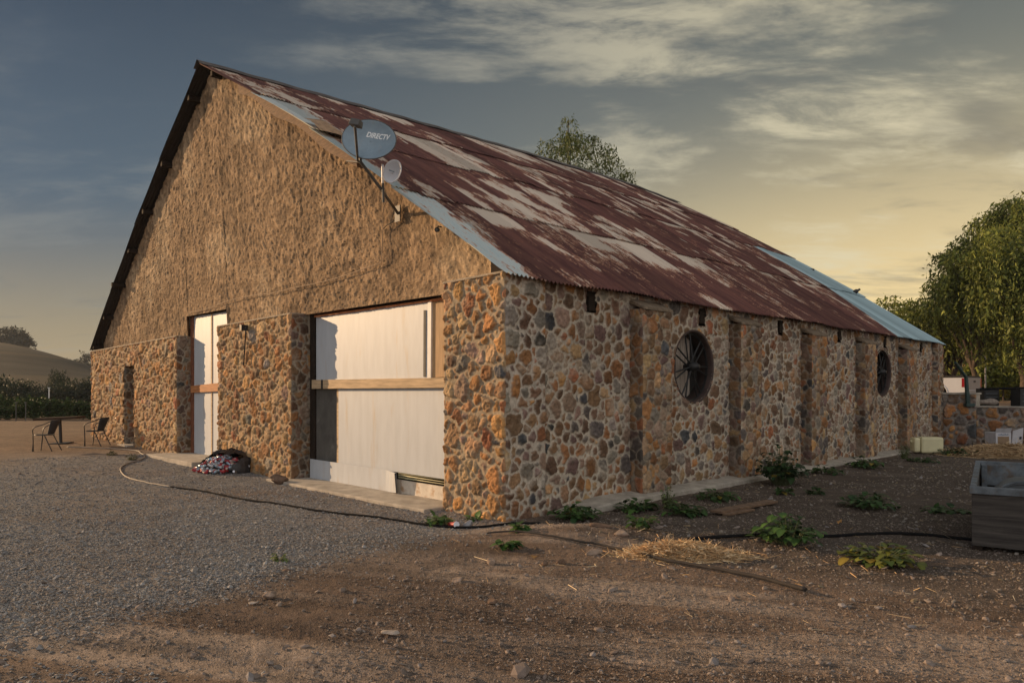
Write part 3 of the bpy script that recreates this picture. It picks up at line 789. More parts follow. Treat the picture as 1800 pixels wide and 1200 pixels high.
# ------------------------------------------------------------------ roof
def build_roof():
    roof = bpy.data.objects.new('roof', None); C.objects.link(roof); roof.parent = barn
    pitch = .082
    tiers = [(-.15, 2.40), (2.25, 4.92), (4.75, 7.2), (7.0, 9.86)]
    sheet_w = .68
    def verge(t): return np.interp(t, [-.15, .6, 9.8], [-.09, -.15, -.30])
    def hand(s, t, k, sid):
        """bareness (0 rust .. 1 bare metal), before noise"""
        ft = (tiers[k][1] - .15 - t) / (tiers[k][1] - tiers[k][0])            # 0 at the upper end of the sheet
        hsh = hash2(sid, sid * 0 + k, 77); h2 = hash2(sid, sid * 0 + k, 78); h3 = hash2(sid, sid * 0 + k, 79)
        ln = np.array([.16, .30, .42, .5])[k]
        b = .26 + .12 * (h3 - .5)
        on = hsh < np.array([.30, .24, .38, .42])[k]
        b = np.where(on, np.maximum(b, .78 - np.maximum(ft - .02, 0) / (ln * (.35 + 1.3 * h2)) * .5), b)
        spots = fbm(s * 1.6, t * .75, 81 + k, 3)
        b = b + .50 * smooth(.50, .66, spots) * np.array([.62, .75, .85, .8])[k]
        sp2 = fbm(s * 2.6 + .3 * t, t * 1.5, 181 + k, 2)
        b = b + .55 * smooth(.60, .74, sp2) * np.array([.7, .85, .75, .6])[k]
        b = b - .25 * smooth(.55, .35, fbm(s * .6, t * .6, 85))
        b = np.where((hsh > .80) & (k > 0), .10, b) - .07
        return b
    for side in (0, 1):
        for k, (t0, t1) in enumerate(tiers):
            n_s = int((LEN + .6) / pitch * 8) if side == 0 else int((LEN + .6) / pitch * 4)
            nt = 46 if side == 0 else 14
            if side == 0: tt = t0 + (t1 - t0) * np.linspace(0, 1, nt) ** 1.0
            else: tt = 19.6 - np.linspace(t0, min(t1, 9.82), nt)
            sid_lim = LEN + .12
            S = np.linspace(0, 1, n_s)[:, None]; T = np.repeat(tt[None, :], n_s, 0)
            # ragged lower edges: every sheet starts a little higher or lower
            tq = T if side == 0 else 19.6 - T
            s_lo = verge(tq) if side == 0 else np.interp(T, [9.8, 11.7, 13, 16.2, 19.75], [-.30, -.24, -.20, -.10, -.03])
            Sx = s_lo + (sid_lim - s_lo) * S
            sid = np.floor((Sx + .15) / sheet_w + .33 * k).astype(int)
            jit = (hash2(sid, sid * 0 + k, 91) - .5) * np.array([.05, .10, .16, .10])[k]
            fr = (tq - t0) / (t1 - t0)
            tq2 = tq + jit * (1 - fr)
            T2 = tq2 if side == 0 else 19.6 - tq2
            base = roof_right(Sx, T2) if side == 0 else roof_left(Sx, T2)
            # each upper sheet rides over the lower one; the lower end lifts
            lift = .012 * k + .014 * (1 - fr) * (k > 0)
            cur = .018 * (hash2(sid, sid * 0 + k, 92)) * (1 - fr) ** 2 * (1 if k else .3)
            edge = ((Sx + .15) / sheet_w + .33 * k) % 1.0
            lap = .006 * (edge < .12)
            sag = .035 * (fbm(Sx * .35, T2 * .35, 95, 2) - .5) * 2 * np.clip(Sx + .3, 0, 1)
            wave = .0160 * np.sin(2 * PI * Sx / pitch)
            Z = base + lift + cur + lap + sag + wave - .02
            if side == 0:
                b = hand(Sx, T2, k, sid)
                nw = np.zeros_like(b)
                gal = smooth(-.1, .1, Sx - ((15.0 + .55 * T2) if k == 0 else 16.1)) * (T2 < 4.98)
                gal = np.where(k >= 2, 0, gal)
                if k == 0:
                    def blob(a0, a1, c0, c1, amt=.55, soft=.25):
                        nonlocal b
                        m_ = smooth(a0 - .04, a0 + .04, Sx) * (1 - smooth(a1 - .04, a1 + .04, Sx)) * smooth(c0 - soft, c0 + soft, T2) * (1 - smooth(c1, c1 + .1, T2))
                        b = np.maximum(b, m_ * (.35 + amt))
                    b = b * .72
                    blob(1.28, 2.15, 1.62, 2.4); blob(3.62, 4.5, 1.5, 2.4); blob(4.5, 5.15, 1.95, 2.4); blob(5.15, 6.3, 1.2, 2.4, .5, .5)
                    blob(7.3, 8.4, 1.5, 2.4, .35, .4)
                    first = 1 - smooth(.35, .75, Sx + .16 * (fbm(Sx * 3, T2 * 2, 99) - .5) * 4 + .10 * (T2 - 1.0) * 0)
                    b = np.maximum(b, .72 * first); nw = np.maximum(nw, .62 * first)
                if k == 1:
                    first = (1 - smooth(-.02, .20, Sx)); b = np.maximum(b, .9 * first); nw = np.maximum(nw, .6 * first)
                if k == 2:
                    m_ = (1 - smooth(.45, 1.0, Sx)) * (T2 < 7.1); b = np.maximum(b, .8 * m_); nw = np.maximum(nw, .45 * m_)
                    b = np.maximum(b, .72 * smooth(2.9, 3.0, Sx) * (1 - smooth(4.3, 4.6, Sx)))
                b = np.maximum(b, gal * 1.05); nw = np.maximum(nw, gal)
                tint = hash2(sid, sid * 0 + k, 97)
                # dark seams between the newer sheets
                tint = np.where((gal > .5) & (((Sx + .15) % 1.05) < .05), -1.2, tint)
                col = np.stack([b, nw, tint], -1)
            else:
                col = np.stack([.3 + 0 * Sx, 0 * Sx, .4 + 0 * Sx], -1)
            V = np.stack([Sx, T2, Z], -1).reshape(-1, 3)
            i = np.arange(n_s - 1)[:, None]; j = np.arange(nt - 1)[None, :]
            f = np.stack([i * nt + j, (i + 1) * nt + j, (i + 1) * nt + j + 1, i * nt + j + 1], -1).reshape(-1, 4)
            if side: f = f[:, ::-1]
            o = mesh_np('iron_sheets', V, f, M['roof'] if side == 0 else M['dark_iron'], roof, col.reshape(-1, 3))  # left slope uses one near-black iron
    # ridge cap
    n = 120; ss = np.linspace(-.34, LEN + .14, n); V = []
    prof = [(-.20, -.085), (-.10, -.01), (-.03, .05), (0, .06), (.03, .05), (.10, -.01), (.20, -.085)]
    for s in ss:
        for dt, dz in prof: V.append((s, 9.8 + dt, float(ridge_z(s)) + .035 + dz + .008 * math.sin(s * 5)))
    m_ = len(prof); i = np.arange(n - 1)[:, None]; j = np.arange(m_ - 1)[None, :]
    f = np.stack([i * m_ + j, (i + 1) * m_ + j, (i + 1) * m_ + j + 1, i * m_ + j + 1], -1).reshape(-1, 4)
    mesh_np('ridge_cap', np.array(V), f, mat('ridge iron', (.10, .085, .08), .7, var=.4, vscale=3), roof)
    # purlin ends under the left verge and the bargeboard strips
    for t in (10.6, 12.6, 14.2, 15.6, 16.9, 18.2, 19.45):
        z = float(roof_left(0, t)) - .06
        s0 = float(np.interp(t, [9.8, 11.7, 13, 16.2, 19.75], [-.30, -.24, -.20, -.10, -.03])) + .04
        if abs(t - 16.9) < .01: s0 -= .10
        MB().box(s0, .45, t - .05, t + .05, z - .10, z + .02).build('purlin', M['darkwood'], roof)
    for t in (9.3,):
        z = float(roof_right(0, t)) - .05
        MB().box(float(verge(t)) + .08, .45, t - .05, t + .05, z - .10, z + .02).build('purlin', M['darkwood'], roof)
    # eave plate in the shadow under the iron
    MB().hexa([(.05, .07, 3.20), (LEN, .07, 3.12), (LEN, .34, 3.12), (.05, .34, 3.20)], [(.05, .07, 3.43), (LEN, .07, 3.34), (LEN, .34, 3.48), (.05, .34, 3.57)]).build('eave_plate', M['darkwood'], roof)
    # weathered bargeboard on the right verge, broken off at its lower end
    pts = [(t, float(roof_right(0, t))) for t in np.linspace(3.55, 8.2, 12)]
    mb = MB()
    for (ta, za), (tb, zb) in zip(pts[:-1], pts[1:]):
        wv = lambda t: .17 + .05 * math.sin(t * 3.1)
        mb.hexa([(-.06, ta, za - .05 - wv(ta)), (.10, ta, za - .05 - wv(ta)), (.10, tb, zb - .05 - wv(tb)), (-.06, tb, zb - .05 - wv(tb))],
                [(-.09, ta, za - .015), (.10, ta, za - .015), (.10, tb, zb - .015), (-.09, tb, zb - .015)])
    mb.build('bargeboard', M['oldwood'], roof)
    # bent-up flap of iron on the verge
    n = 14; V = []
    for i in range(n):
        u = i / (n - 1)
        t = 4.45 + .62 * u; z = float(roof_right(-.1, t)) + .06 + .008 * math.sin(i * 1.9)
        V += [(.42, t, z + .02), (.10, t, z + .05 + .09 * math.sin(u * 2.6)), (-.26, t - .02, z + .03 + .05 * math.sin(u * 3))]
    V = np.array(V); i = np.arange(n - 1)[:, None]; j = np.arange(2)[None, :]
    f = np.stack([i * 3 + j, (i + 1) * 3 + j, (i + 1) * 3 + j + 1, i * 3 + j + 1], -1).reshape(-1, 4)
    mesh_np('bent_flap', V, f, mat('flap iron', (.36, .23, .14), .7, var=.35, vscale=8), roof)


build_roof()


# ------------------------------------------------------------------ doors and windows
def px_panel(mb, corners, s0, th):
    """corners: four (x, y) image measurements on the plane s = s0, going round; front at s0, back at s0+th"""
    q = []
    for (x, y) in corners: q.append((t_at(x, s0), z_at(x, y, s0)))
    a = [(s0, t, z) for t, z in q]; b = [(s0 + th, t, z) for t, z in q]
    return mb.hexa(a, b)


def sub(name, mb, m, parent, bevel=0.0): return mb.build(name, m, parent, bevel=bevel)


def build_doors():
    d = bpy.data.objects.new('barn_door', None); C.objects.link(d); d.parent = barn
    S = .40
    MB().box(.50, .54, 1.3, 5.98, 0, 3.25).build('back_boards', M['darkwood'], d)
    P = lambda c, s0=S, th=.03: px_panel(MB(), c, s0, th)
    P([(556, 668), (752, 664), (754, 527), (556, 557)]).build('upper_sheet', M['white'], d)
    P([(744, 662), (748, 662), (748.5, 545), (744.5, 545)], S - .012, .014).build('slot_strip', M['greypanel'], d)
    P([(751, 665), (757, 665), (758, 526), (752, 527)], S - .02, .05).build('white_strip', M['whitetrim'], d)
    P([(756, 664), (784, 662), (784, 520), (757, 526)], S + .012, .03).build('plywood_sheet', M['ply'], d)
    P([(547, 812), (596, 819), (596, 680), (547, 681)], S + .02, .03).build('dark_sheet', M['greypanel'], d)
    P([(592, 818), (597, 818), (597, 680), (592, 680)], S + .008, .03).build('edge_strip', M['timber'], d)
    P([(595, 814), (784, 842), (784, 678), (595, 680)]).build('lower_sheet', M['white'], d)
    # kick sheet with a curled end
    mb = MB(); n = 26; V = []
    for i in range(n):
        u = i / (n - 1); x = 545 + (696 - 545) * u
        yt = 806 + (828 - 806) * u; yb = 840 + (866 - 840) * u
        curl = .10 * max(0, (u - .86) / .14) ** 2
        s0 = S - .045 - curl
        yt2 = yt + (3 * max(0, (u - .9) / .1))
        V += [(s0, t_at(x, s0), z_at(x, yb, s0)), (s0 - curl * .3, t_at(x, s0), z_at(x, yt2, s0)), (s0 + .012, t_at(x, s0), z_at(x, yt2, s0)), (s0 + .012, t_at(x, s0), z_at(x, yb, s0))]
    V = np.array(V); i = np.arange(n - 1)[:, None]; j = np.arange(4)[None, :]; j2 = (j + 1) % 4
    f = np.stack([i * 4 + j, i * 4 + j2, (i + 1) * 4 + j2, (i + 1) * 4 + j], -1).reshape(-1, 4)
    mesh_np('kick_sheet', V, f, M['white'], d, smooth_=False)
    P([(697, 866), (785, 886), (785, 856), (697, 842)], S - .01, .03).build('lower_rail', mat('stained white board', (.60, .54, .46), .7, var=.15, second=(.42, .27, .16), sscale=5, sedge=(.52, .68)), d)
    for k in range(3):
        y0 = 834 + k * 4
        P([(700, y0 - 2.5), (785, y0 + 12 - 2.5), (785, y0 + 9), (700, y0 - 5)], S + .03 + .01 * k, .015).build('slat', M['cream'], d)
    # stout timber bar across
    n = 12; mb = MB()
    for i in range(n):
        u0, u1 = i / n, (i + 1) / n
        def pt(u, lo):
            x = 548 + (784 - 548) * u; y = (683 + (681 - 683) * u) if lo else (667.5 + (663.5 - 667.5) * u)
            return x, y
        a = [pt(u0, 1), pt(u1, 1), pt(u1, 0), pt(u0, 0)]
        px_panel(mb, a, S - .075, .075)
    mb.build('cross_bar', M['timber'], d)
    P([(564, 683), (567, 683), (567, 667), (564, 667)], S - .082, .01).build('bar_strap', M['black'], d)
    # rail and lintel in the head, dark frame at the left
    P([(540, 562), (784, 530), (784, 510), (540, 544)], S + .03, .1).build('door_head', M['darkwood'], d)
    P([(552, 557.5), (784, 525.5), (784, 522.5), (552, 554.5)], S - .04, .06).build('rail', M['rail'], d)
    P([(552, 551), (610, 544), (610, 542.5), (552, 549.5)], S - .05, .03).build('rail', M['rail'], d)
    P([(545, 842), (553, 842), (553, 552), (545, 552)], S - .02, .08).build('door_post', M['darkwood'], d)
    # narrow door
    e = bpy.data.objects.new('barn_door', None); C.objects.link(e); e.parent = barn
    S2 = .36
    Q = lambda c, s0=S2, th=.03: px_panel(MB(), c, s0, th)
    MB().box(.44, .48, 9.4, 12.05, .1, 3.66).build('back_boards', M['darkwood'], e)
    Q([(339.5, 800), (371.3, 806), (371.3, 551), (339.5, 557)]).build('door_sheet', M['white'], e)
    Q([(372, 806), (404, 810), (404, 545), (372, 551)], S2 + .006).build('door_sheet', M['white'], e)
    Q([(370.8, 806), (372.6, 806), (372.6, 551), (370.8, 551)], S2 - .012, .02).build('cover_strip', M['timber'], e)
    Q([(335, 690), (392, 687), (392, 672), (335, 678)], S2 - .06, .055).build('cross_bar', M['orangewood'], e)
    Q([(332, 800), (340, 801), (340, 556), (332, 558)], S2 - .02, .07).build('door_post', M['rustybrown'], e)
    Q([(332, 557), (404, 546), (404, 541), (332, 553)], S2 - .04, .06).build('door_head', M['darkwood'], e)
    Q([(362, 548), (395, 542), (395, 540), (362, 546)], S2 - .09, .04).build('rail', M['timber'], e)
    # doorway at the far left: plank door deep inside
    g = bpy.data.objects.new('small_door', None); C.objects.link(g); g.parent = barn
    MB().box(.72, .78, 15.28, 16.24, .1, 2.5).build('door_leaf', M['darkwood'], g)
    # plinth stub pipe hanging on the stone
    tt = t_at(433, -.03)
    pts = [(-.10, t_at(433, -.1), z_at(433, 572, -.1)), (-.10, t_at(431.5, -.1), z_at(431.5, 590, -.1)), (-.09, t_at(430, -.09), z_at(430, 615, -.09)), (-.08, t_at(428, -.08), z_at(428, 642, -.08))]
    MB().tube(smooth_path(pts), .014, 8).box(-.16, -.02, tt - .05, tt + .04, z_at(433, 580, -.1), z_at(433, 570, -.1)).build('hanging_strap', M['black'], barn)
    # --- wagon-wheel windows
    for (cs, cz, r, seed) in ((4.80, 2.19, .64, 1), (14.42, 2.24, .63, 2)):
        w = bpy.data.objects.new('round_window', None); C.objects.link(w); w.parent = barn
        w.location = (cs, .05, cz)
        ring = MB(); n = 56
        prof = [(r, .0 - .004), (r + .03, -.012), (r + .035, .02), (r + .01, .31), (r - .055, .31), (r - .012, .02), (r - .006, -.002), (r, -.004)]
        ring.lathe([(a, b) for a, b in prof], n, M=Matrix(((1, 0, 0), (0, 0, 1), (0, 1, 0))))
        ring.build('reveal', mat('reveal iron', (.05, .03, .026), .8, var=.4, vscale=6), w, smooth_=True)
        # grey boards behind the wheel; near-black boards stand for the dark gap
        rr = random.Random(seed)
        for k in range(8):
            x0 = -r + k * 2 * r / 8; x1 = x0 + 2 * r / 8 - .012; xm = (x0 + x1) / 2
            hh = math.sqrt(max(.02, (r + .01) ** 2 - xm * xm))
            yb = .285 + rr.uniform(0, .008)
            MB().box(x0, x1, yb, yb + .02, -hh, hh).build('board', M['greywood'] if seed == 1 and k < 6 else M['darkwood'], w)
        hub = MB().lathe([(.001, -.10), (.045, -.10), (.05, -.06), (.075, -.05), (.085, .02), (.10, .05), (.085, .12), (.06, .14), (.055, .20), (.001, .20)], 20, M=Matrix(((1, 0, 0), (0, 0, 1), (0, 1, 0))))
        hub.build('hub', M['black'], w, smooth_=True)
        N = 14
        for k in range(N):
            a = 2 * PI * (k + .25) / N; off = (.035 if k % 2 else .11); skew = (.10 if k % 2 else -.10)
            p0 = (.07 * math.cos(a), off, .07 * math.sin(a)); a2 = a + skew
            p1 = ((r - .03) * math.cos(a2), .10, (r - .03) * math.sin(a2))
            MB().tube([p0, p1], .015, 6).build('spoke', M['black'], w)
        rim = MB().lathe([(r - .008, .085), (r - .045, .085), (r - .045, .125), (r - .008, .125), (r - .008, .085)], n, M=Matrix(((1, 0, 0), (0, 0, 1), (0, 1, 0))))
        rim.build('rim', M['black'], w)


build_doors()
# ------------------------------------------------------------------ foliage
def leaves(name, pts, L, W, m, parent, cols, rng_, droop=0.0, jitter=.35, axis=None):
    """one kite-shaped leaf per point"""
    n = len(pts); a = rng_.randn(n, 3)
    if axis is not None: a = a * .45 + axis
    a[:, 2] -= droop * 2.0
    a /= np.linalg.norm(a, axis=1)[:, None] + 1e-9
    b = np.cross(a, rng_.randn(n, 3)); b /= np.linalg.norm(b, axis=1)[:, None] + 1e-9
    sc = (1 + jitter * rng_.randn(n)).clip(.4, 1.8)[:, None]
    p = pts
    V = np.stack([p, p + a * L * .45 * sc + b * W * .5 * sc, p + a * L * sc, p + a * L * .45 * sc - b * W * .5 * sc], 1).reshape(-1, 3)
    f = np.arange(4 * n).reshape(-1, 4)
    return mesh_np(name, V, f, m, parent, np.repeat(cols, 4, 0), smooth_=False)


def leafcol(rng_, n, c0, c1, clump=None, spread=.25):
    k = rng_.rand(n, 1) if clump is None else np.clip(clump[:, None] + .3 * rng_.randn(n, 1), 0, 1)
    return (np.array(c0) * (1 - k) + np.array(c1) * k) * (1 + spread * rng_.randn(n, 1)).clip(.45, 1.7)


def crown_points(rng_, clumps, per, rc, flat=.8):
    out = []; cid = []
    for k, (x, y, z, r) in enumerate(clumps):
        n = int(per * r * r); d = rng_.randn(n, 3); d /= np.linalg.norm(d, axis=1)[:, None]
        q = d * (rng_.rand(n, 1) ** .45) * r * rc; q[:, 2] *= flat
        out.append(q + (x, y, z)); cid.append(np.full(n, rng_.rand()))
    return np.concatenate(out), np.concatenate(cid)


def tree(name, label, cat, loc, H, R, seed, c0, c1, nclump=34, per=330, leaf=(.22, .12), trunk=.22, base=.35, droop=.25, group=None,
         strands=0, strand_len=1.6, shape=None, low=None):
    rg = np.random.RandomState(seed); T = thing(name, label, cat, loc, 0, group)
    cl = []
    for k in range(nclump):
        for _ in range(30):
            d = rg.randn(3); d /= np.linalg.norm(d); rr_ = rg.rand() ** .4
            x, y, z = d * rr_; zz = H * (base + 1) / 2 + z * H * (1 - base) / 2 * .92
            if z > -.75: break
        wid = R * (1.0 if z < .1 else math.sqrt(max(.05, 1 - ((z - .1) / .95) ** 2)))
        cl.append((x * R * .9 if z < .1 else x * wid, y * R * .9 if z < .1 else y * wid, zz, R * rg.uniform(.20, .36)))
    if shape: cl = [c for c in cl] + shape
    P, cid = crown_points(rg, cl, per, 1.0)
    ax = None
    if strands:
        S = []; sc_ = []
        for k, (x, y, z, r) in enumerate(cl):
            for _ in range(int(strands * r)):
                a = rg.rand() * 2 * PI; q = r * math.sqrt(rg.rand()); ln = strand_len * rg.uniform(.35, 1.1); m_ = int(ln / .10)
                u = np.arange(m_)[:, None] / max(1, m_ - 1)
                st = np.array([[x + q * math.cos(a), y + q * math.sin(a), z + r * .3]]) + np.array([[math.cos(a) * .30, math.sin(a) * .30, 0]]) * np.sqrt(u) + np.array([[0, 0, -ln]]) * u + rg.randn(m_, 3) * .05
                S.append(st); sc_.append(np.full(m_, cid[0] * 0 + rg.rand()))
        P = np.concatenate([P] + S); cid = np.concatenate([cid] + sc_)
    leaves('crown', P, leaf[0], leaf[1], M['leaf'], T, leafcol(rg, len(P), c0, c1, cid), rg, droop)
    mb = MB(); p0 = Vector((0, 0, -.3)); fork = Vector((rg.randn() * .1 * R * .3, rg.randn() * .1 * R * .3, H * base * .75))
    mb.tube(smooth_path([p0, Vector((0, 0, .4)), fork * .6 + Vector((.05 * R, 0, 0)), fork]), [trunk * (1.25 - .45 * i / 18) for i in range(19)], 9)
    for k in range(0, len(cl), max(1, len(cl) // 13)):
        c = Vector(cl[k][:3]); md = fork.lerp(c, .5) + Vector((0, 0, .12 * R))
        pth = smooth_path([fork - Vector((0, 0, .15)), md, c]); n = len(pth)
        mb.tube(pth, [trunk * .6 * (1 - .85 * i / (n - 1)) for i in range(n)], 6)
    mb.build('trunk', M['bark'], T, smooth_=True)
    return T


def pos(px, Y): return ((px - CX) / F * Y, Y, float(gz((px - CX) / F * Y, Y)))


OL0, OL1 = (.060, .082, .022), (.23, .26, .060)
tree('pepper_tree', 'tallest pepper tree on the far right, rising above the others', 'tree', pos(1800, 34), 10.2, 3.1, 41, OL0, OL1, 46, 420, (.20, .07), .20, .24, .7, 'pepper trees behind the low wall', strands=42, strand_len=3.0)
tree('pepper_tree', 'round topped pepper tree just left of the tallest one', 'tree', pos(1716, 38), 9.7, 2.7, 42, OL0, OL1, 40, 420, (.20, .07), .2, .26, .7, 'pepper trees behind the low wall', strands=30, strand_len=1.8)
tree('pepper_tree', 'middle pepper tree with its crown sloping down towards the barn roof', 'tree', pos(1668, 41), 7.9, 2.7, 43, OL0, OL1, 36, 420, (.20, .07), .2, .24, .7, 'pepper trees behind the low wall', strands=24, strand_len=1.5)
tree('pepper_tree', 'low pepper tree peeping over the far end of the barn roof', 'tree', pos(1578, 43), 7.0, 3.6, 44, OL0, OL1, 36, 420, (.20, .07), .2, .24, .7, 'pepper trees behind the low wall', strands=22, strand_len=1.3)
tree('willow_tree', 'drooping tree whose top shows above the barn ridge', 'tree', pos(996, 45), 17.9, 3.5, 45, (.04, .066, .02), (.14, .16, .045), 60, 190, (.22, .06), .3, .45, .8, None, strands=26, strand_len=1.7,
     shape=[(.1, 0, 18.3, .42), (.15, 0, 17.3, .7), (1.7, 0, 17.1, .5), (2.2, 0, 16.3, .9), (-1.2, 0, 16.9, .5), (3.6, 0, 14.9, .7), (4.1, .2, 14.0, .6), (-2.7, .3, 15.9, .5)])

rg = np.random.RandomState(15); cl = []
for k in range(46):
    px = 1700 + 190 * k / 45; Y = 62 + rg.rand() * 8; x, y, z = pos(px, Y); cl.append((x, y, z + .8 + 4.2 * rg.rand(), 1.5 + rg.rand()))
P, cid = crown_points(rg, cl, 60, 1.0, .9)
tag(leaves('far_wood', P, .5, .3, M['leaf'], None, leafcol(rg, len(P), (.02, .03, .01), (.07, .08, .02), cid), rg), 'dark wood closing the view behind the sunlit vines', 'wood', kind='stuff')
# hill trees on the left
DK0, DK1 = (.022, .026, .017), (.050, .052, .030)
o1 = tree('oak_tree', 'dark spreading oak on the crest of the hill at the left edge', 'tree', pos(20, 282), 11.5, 6.6, 46, DK0, DK1, 40, 26, (.75, .45), .45, .22, 0, 'oaks on the hill crest')
tree('oak_tree', 'right hand oak of the pair on the crest, lower and leaning right', 'tree', pos(43, 284), 9.0, 4.6, 47, DK0, DK1, 30, 34, (.7, .42), .4, .2, 0, 'oaks on the hill crest')
tree('oak_tree', 'small thin crowned oak on the skyline close to the barn wall', 'tree', pos(152, 300), 9.0, 3.8, 48, DK0, DK1, 20, 24, (.65, .4), .3, .30, 0, 'oaks on the hill crest')


def bush_mesh(name, label, cat, loc, R, H, seed, c0, c1, per=260, leaf=(.3, .2), group=None, n=16):
    rg = np.random.RandomState(seed)
    T = thing(name, label, cat, loc, 0, group)
    cl = []
    for k in range(n):
        a = rg.rand() * 2 * PI; q = math.sqrt(rg.rand()) * R * .72; hz = H * rg.uniform(.15, .78) * (1 - .35 * (q / R) ** 2)
        cl.append((q * math.cos(a), q * math.sin(a), hz, R * rg.uniform(.28, .45)))
    P, cid = crown_points(rg, cl, per, 1.0, .9); P[:, 2] = np.maximum(P[:, 2], .03)
    leaves('foliage', P, leaf[0], leaf[1], M['leaf'], T, leafcol(rg, len(P), c0, c1, cid), rg, 0)
    mb = MB()
    for k in range(4):
        c = Vector(cl[k][:3]); mb.tube([(0, 0, -.1), c * .5, c * .95], [.05 * R, .035 * R, .01 * R], 5)
    mb.build('stem', M['bark'], T)
    return T


BL = ['large dark bush cut by the left edge at the foot of the hill', 'dark rounded bush below the oaks, second from the left edge', 'squat dark bush left of the pale fence post',
      'taller olive bush standing up against the bare slope', 'wide dark bush behind the vines, right of the tall olive bush', 'dark bush half hidden behind the barn corner', 'low bush filling the gap between the two left hand masses']
b0 = None
for k, (px, Y, R, H) in enumerate([(4, 70, 2.6, 3.0), (34, 68, 2.4, 2.4), (54, 66, 1.5, 1.5), (102, 76, 1.4, 3.6), (121, 70, 2.6, 2.2), (154, 70, 2.2, 2.7), (76, 78, 1.2, 1.0)]):
    if b0 is None:
        b0 = bush_mesh('bush', BL[0], 'bush', pos(px, Y), 1.0, 1.0, 51, (.016, .024, .017), (.042, .055, .030), 1500, (.065, .05), 'bushes at the foot of the hill', 26); o = b0
    else: o = copy_tree(b0)
    o.location = pos(px, Y); o.scale = (R, R, H); o.rotation_euler.z = k * 1.3; o['label'] = BL[k]
# thicket along the far crest
rg = np.random.RandomState(5); cl = []
for k in range(60):
    px = 62 + 100 * k / 59 + rg.randn() * 2; Y = 292 + rg.rand() * 10; x, y, z = pos(px, Y); cl.append((x, y, z + 1.0 + rg.rand(), 1.8 + rg.rand()))
P, cid = crown_points(rg, cl, 26, 1.0, .8)
tag(leaves('thicket', P, .8, .5, M['leaf'], None, leafcol(rg, len(P), DK0, DK1, cid), rg), 'dark line of scrub along the far crest of the hill', 'scrub', kind='stuff')


def vine(label, cat, loc, seed, c0, c1, H=1.1, W=.75, n=900, group=None, leaf=.13, lo=.42):
    rg = np.random.RandomState(seed); T = thing('grape_vine', label, cat, loc, 0, group)
    MB().tube(smooth_path([(0, 0, -.1), (.04, .02, H * .3), (-.02, 0, H * .55)]), [.045, .04, .04, .04, .035, .035, .035, .035, .03, .03, .03, .03, .03][:13], 6).tube([(-W, 0, H * .55), (W, 0, H * .56)], .02, 5).build('trunk', M['bark'], T)
    P = np.stack([rg.uniform(-W, W, n), rg.randn(n) * .20, H * lo + rg.rand(n) ** .8 * H * (1 - lo)], 1)
    P[:, 2] *= 1 + .22 * np.sin(P[:, 0] * 9 + seed) * rg.rand(n)
    P[:, 2] += .10 * np.sin(P[:, 0] * 6 + seed) * (P[:, 2] / H)
    leaves('foliage', P, leaf, leaf * .9, M['leaf'], T, leafcol(rg, n, c0, c1), rg, .1)
    return T


v0 = None
for k in range(20):
    row = k % 2; X = -33.0 + (k // 2) * 1.42 + .6 * row; Y = 37.0 + 2.4 * row
    if v0 is None: v0 = vine('dark green grape vine in the trellised rows left of the barn', 'vine', (0, 0, 0), 61, (.018, .034, .013), (.055, .085, .025), 1.0, .85, 2300, 'grape vines left of the barn', .085, .08); o = v0
    else: o = copy_tree(v0)
    o['label'] = ('dark green grape vine in the nearer trellised row left of the barn', 'dark green grape vine in the farther trellised row left of the barn')[row]
    o.location = (X, Y, float(gz(X, Y))); o.rotation_euler.z = (0 if k % 3 else PI); o.scale = (1, 1, .62 + .5 * ((k * 7) % 5) / 5)
v1 = None
for k in range(27):
    row = k // 9; Y = 47.0 + 4.2 * row; X = Y * .585 + (k % 9) * 1.5 + .4 * row
    if v1 is None: v1 = vine('yellow green sunlit grape vine beyond the pickup', 'vine', (0, 0, 0), 62, (.07, .10, .012), (.22, .21, .03), 2.5, .95, 1500, 'sunlit grape vines beyond the pickup', .2); o = v1
    else: o = copy_tree(v1)
    o['label'] = ('yellow green grape vine in the nearest row beyond the pickup', 'yellow green grape vine in the middle row beyond the pickup', 'yellow green grape vine in the farthest row beyond the pickup')[row]
    o.location = (X, Y, float(gz(X, Y))); o.rotation_euler.z = (0 if k % 3 else PI); o.scale = (1, 1.3, .92 + .2 * ((k * 7) % 5) / 5)
for k, (px, Y, h, wide, mt, lb) in enumerate([(86, 41, 1.62, .035, 'whitetrim', 'pale vineyard post standing above the vine row'), (28, 35, .9, .02, 'steelgrey', 'thin dark vineyard stake at the left, first of the two in front of the vines'), (45, 35, .9, .02, 'steelgrey', 'thin dark vineyard stake at the left, second of the two in front of the vines')]):
    t_ = thing('vineyard_post', lb, 'post', pos(px, Y), 0, 'posts of the left vineyard')
    MB().tube([(0, 0, -.2), (.01, 0, h)], wide, 8).build('shaft', M[mt], t_)
    MB().box(-.05, .05, -.05, .05, h - .01, h + .03).build('cap', M[mt], t_)
for k, (px, Y, h) in enumerate([(1690, 44, 3.3), (1732, 44, 3.0)]):
    t_ = thing('vineyard_post', ['thin dark trellis post in front of the sunlit vines, nearest the bent arm', 'pale trellis post right of the sunlit vines'][k], 'post', pos(px, Y), 0, 'posts of the right vineyard')
    MB().tube([(0, 0, -.2), (.01, 0, h)], .045, 8).build('shaft', M['steelgrey' if k == 0 else 'rockgrey'], t_)


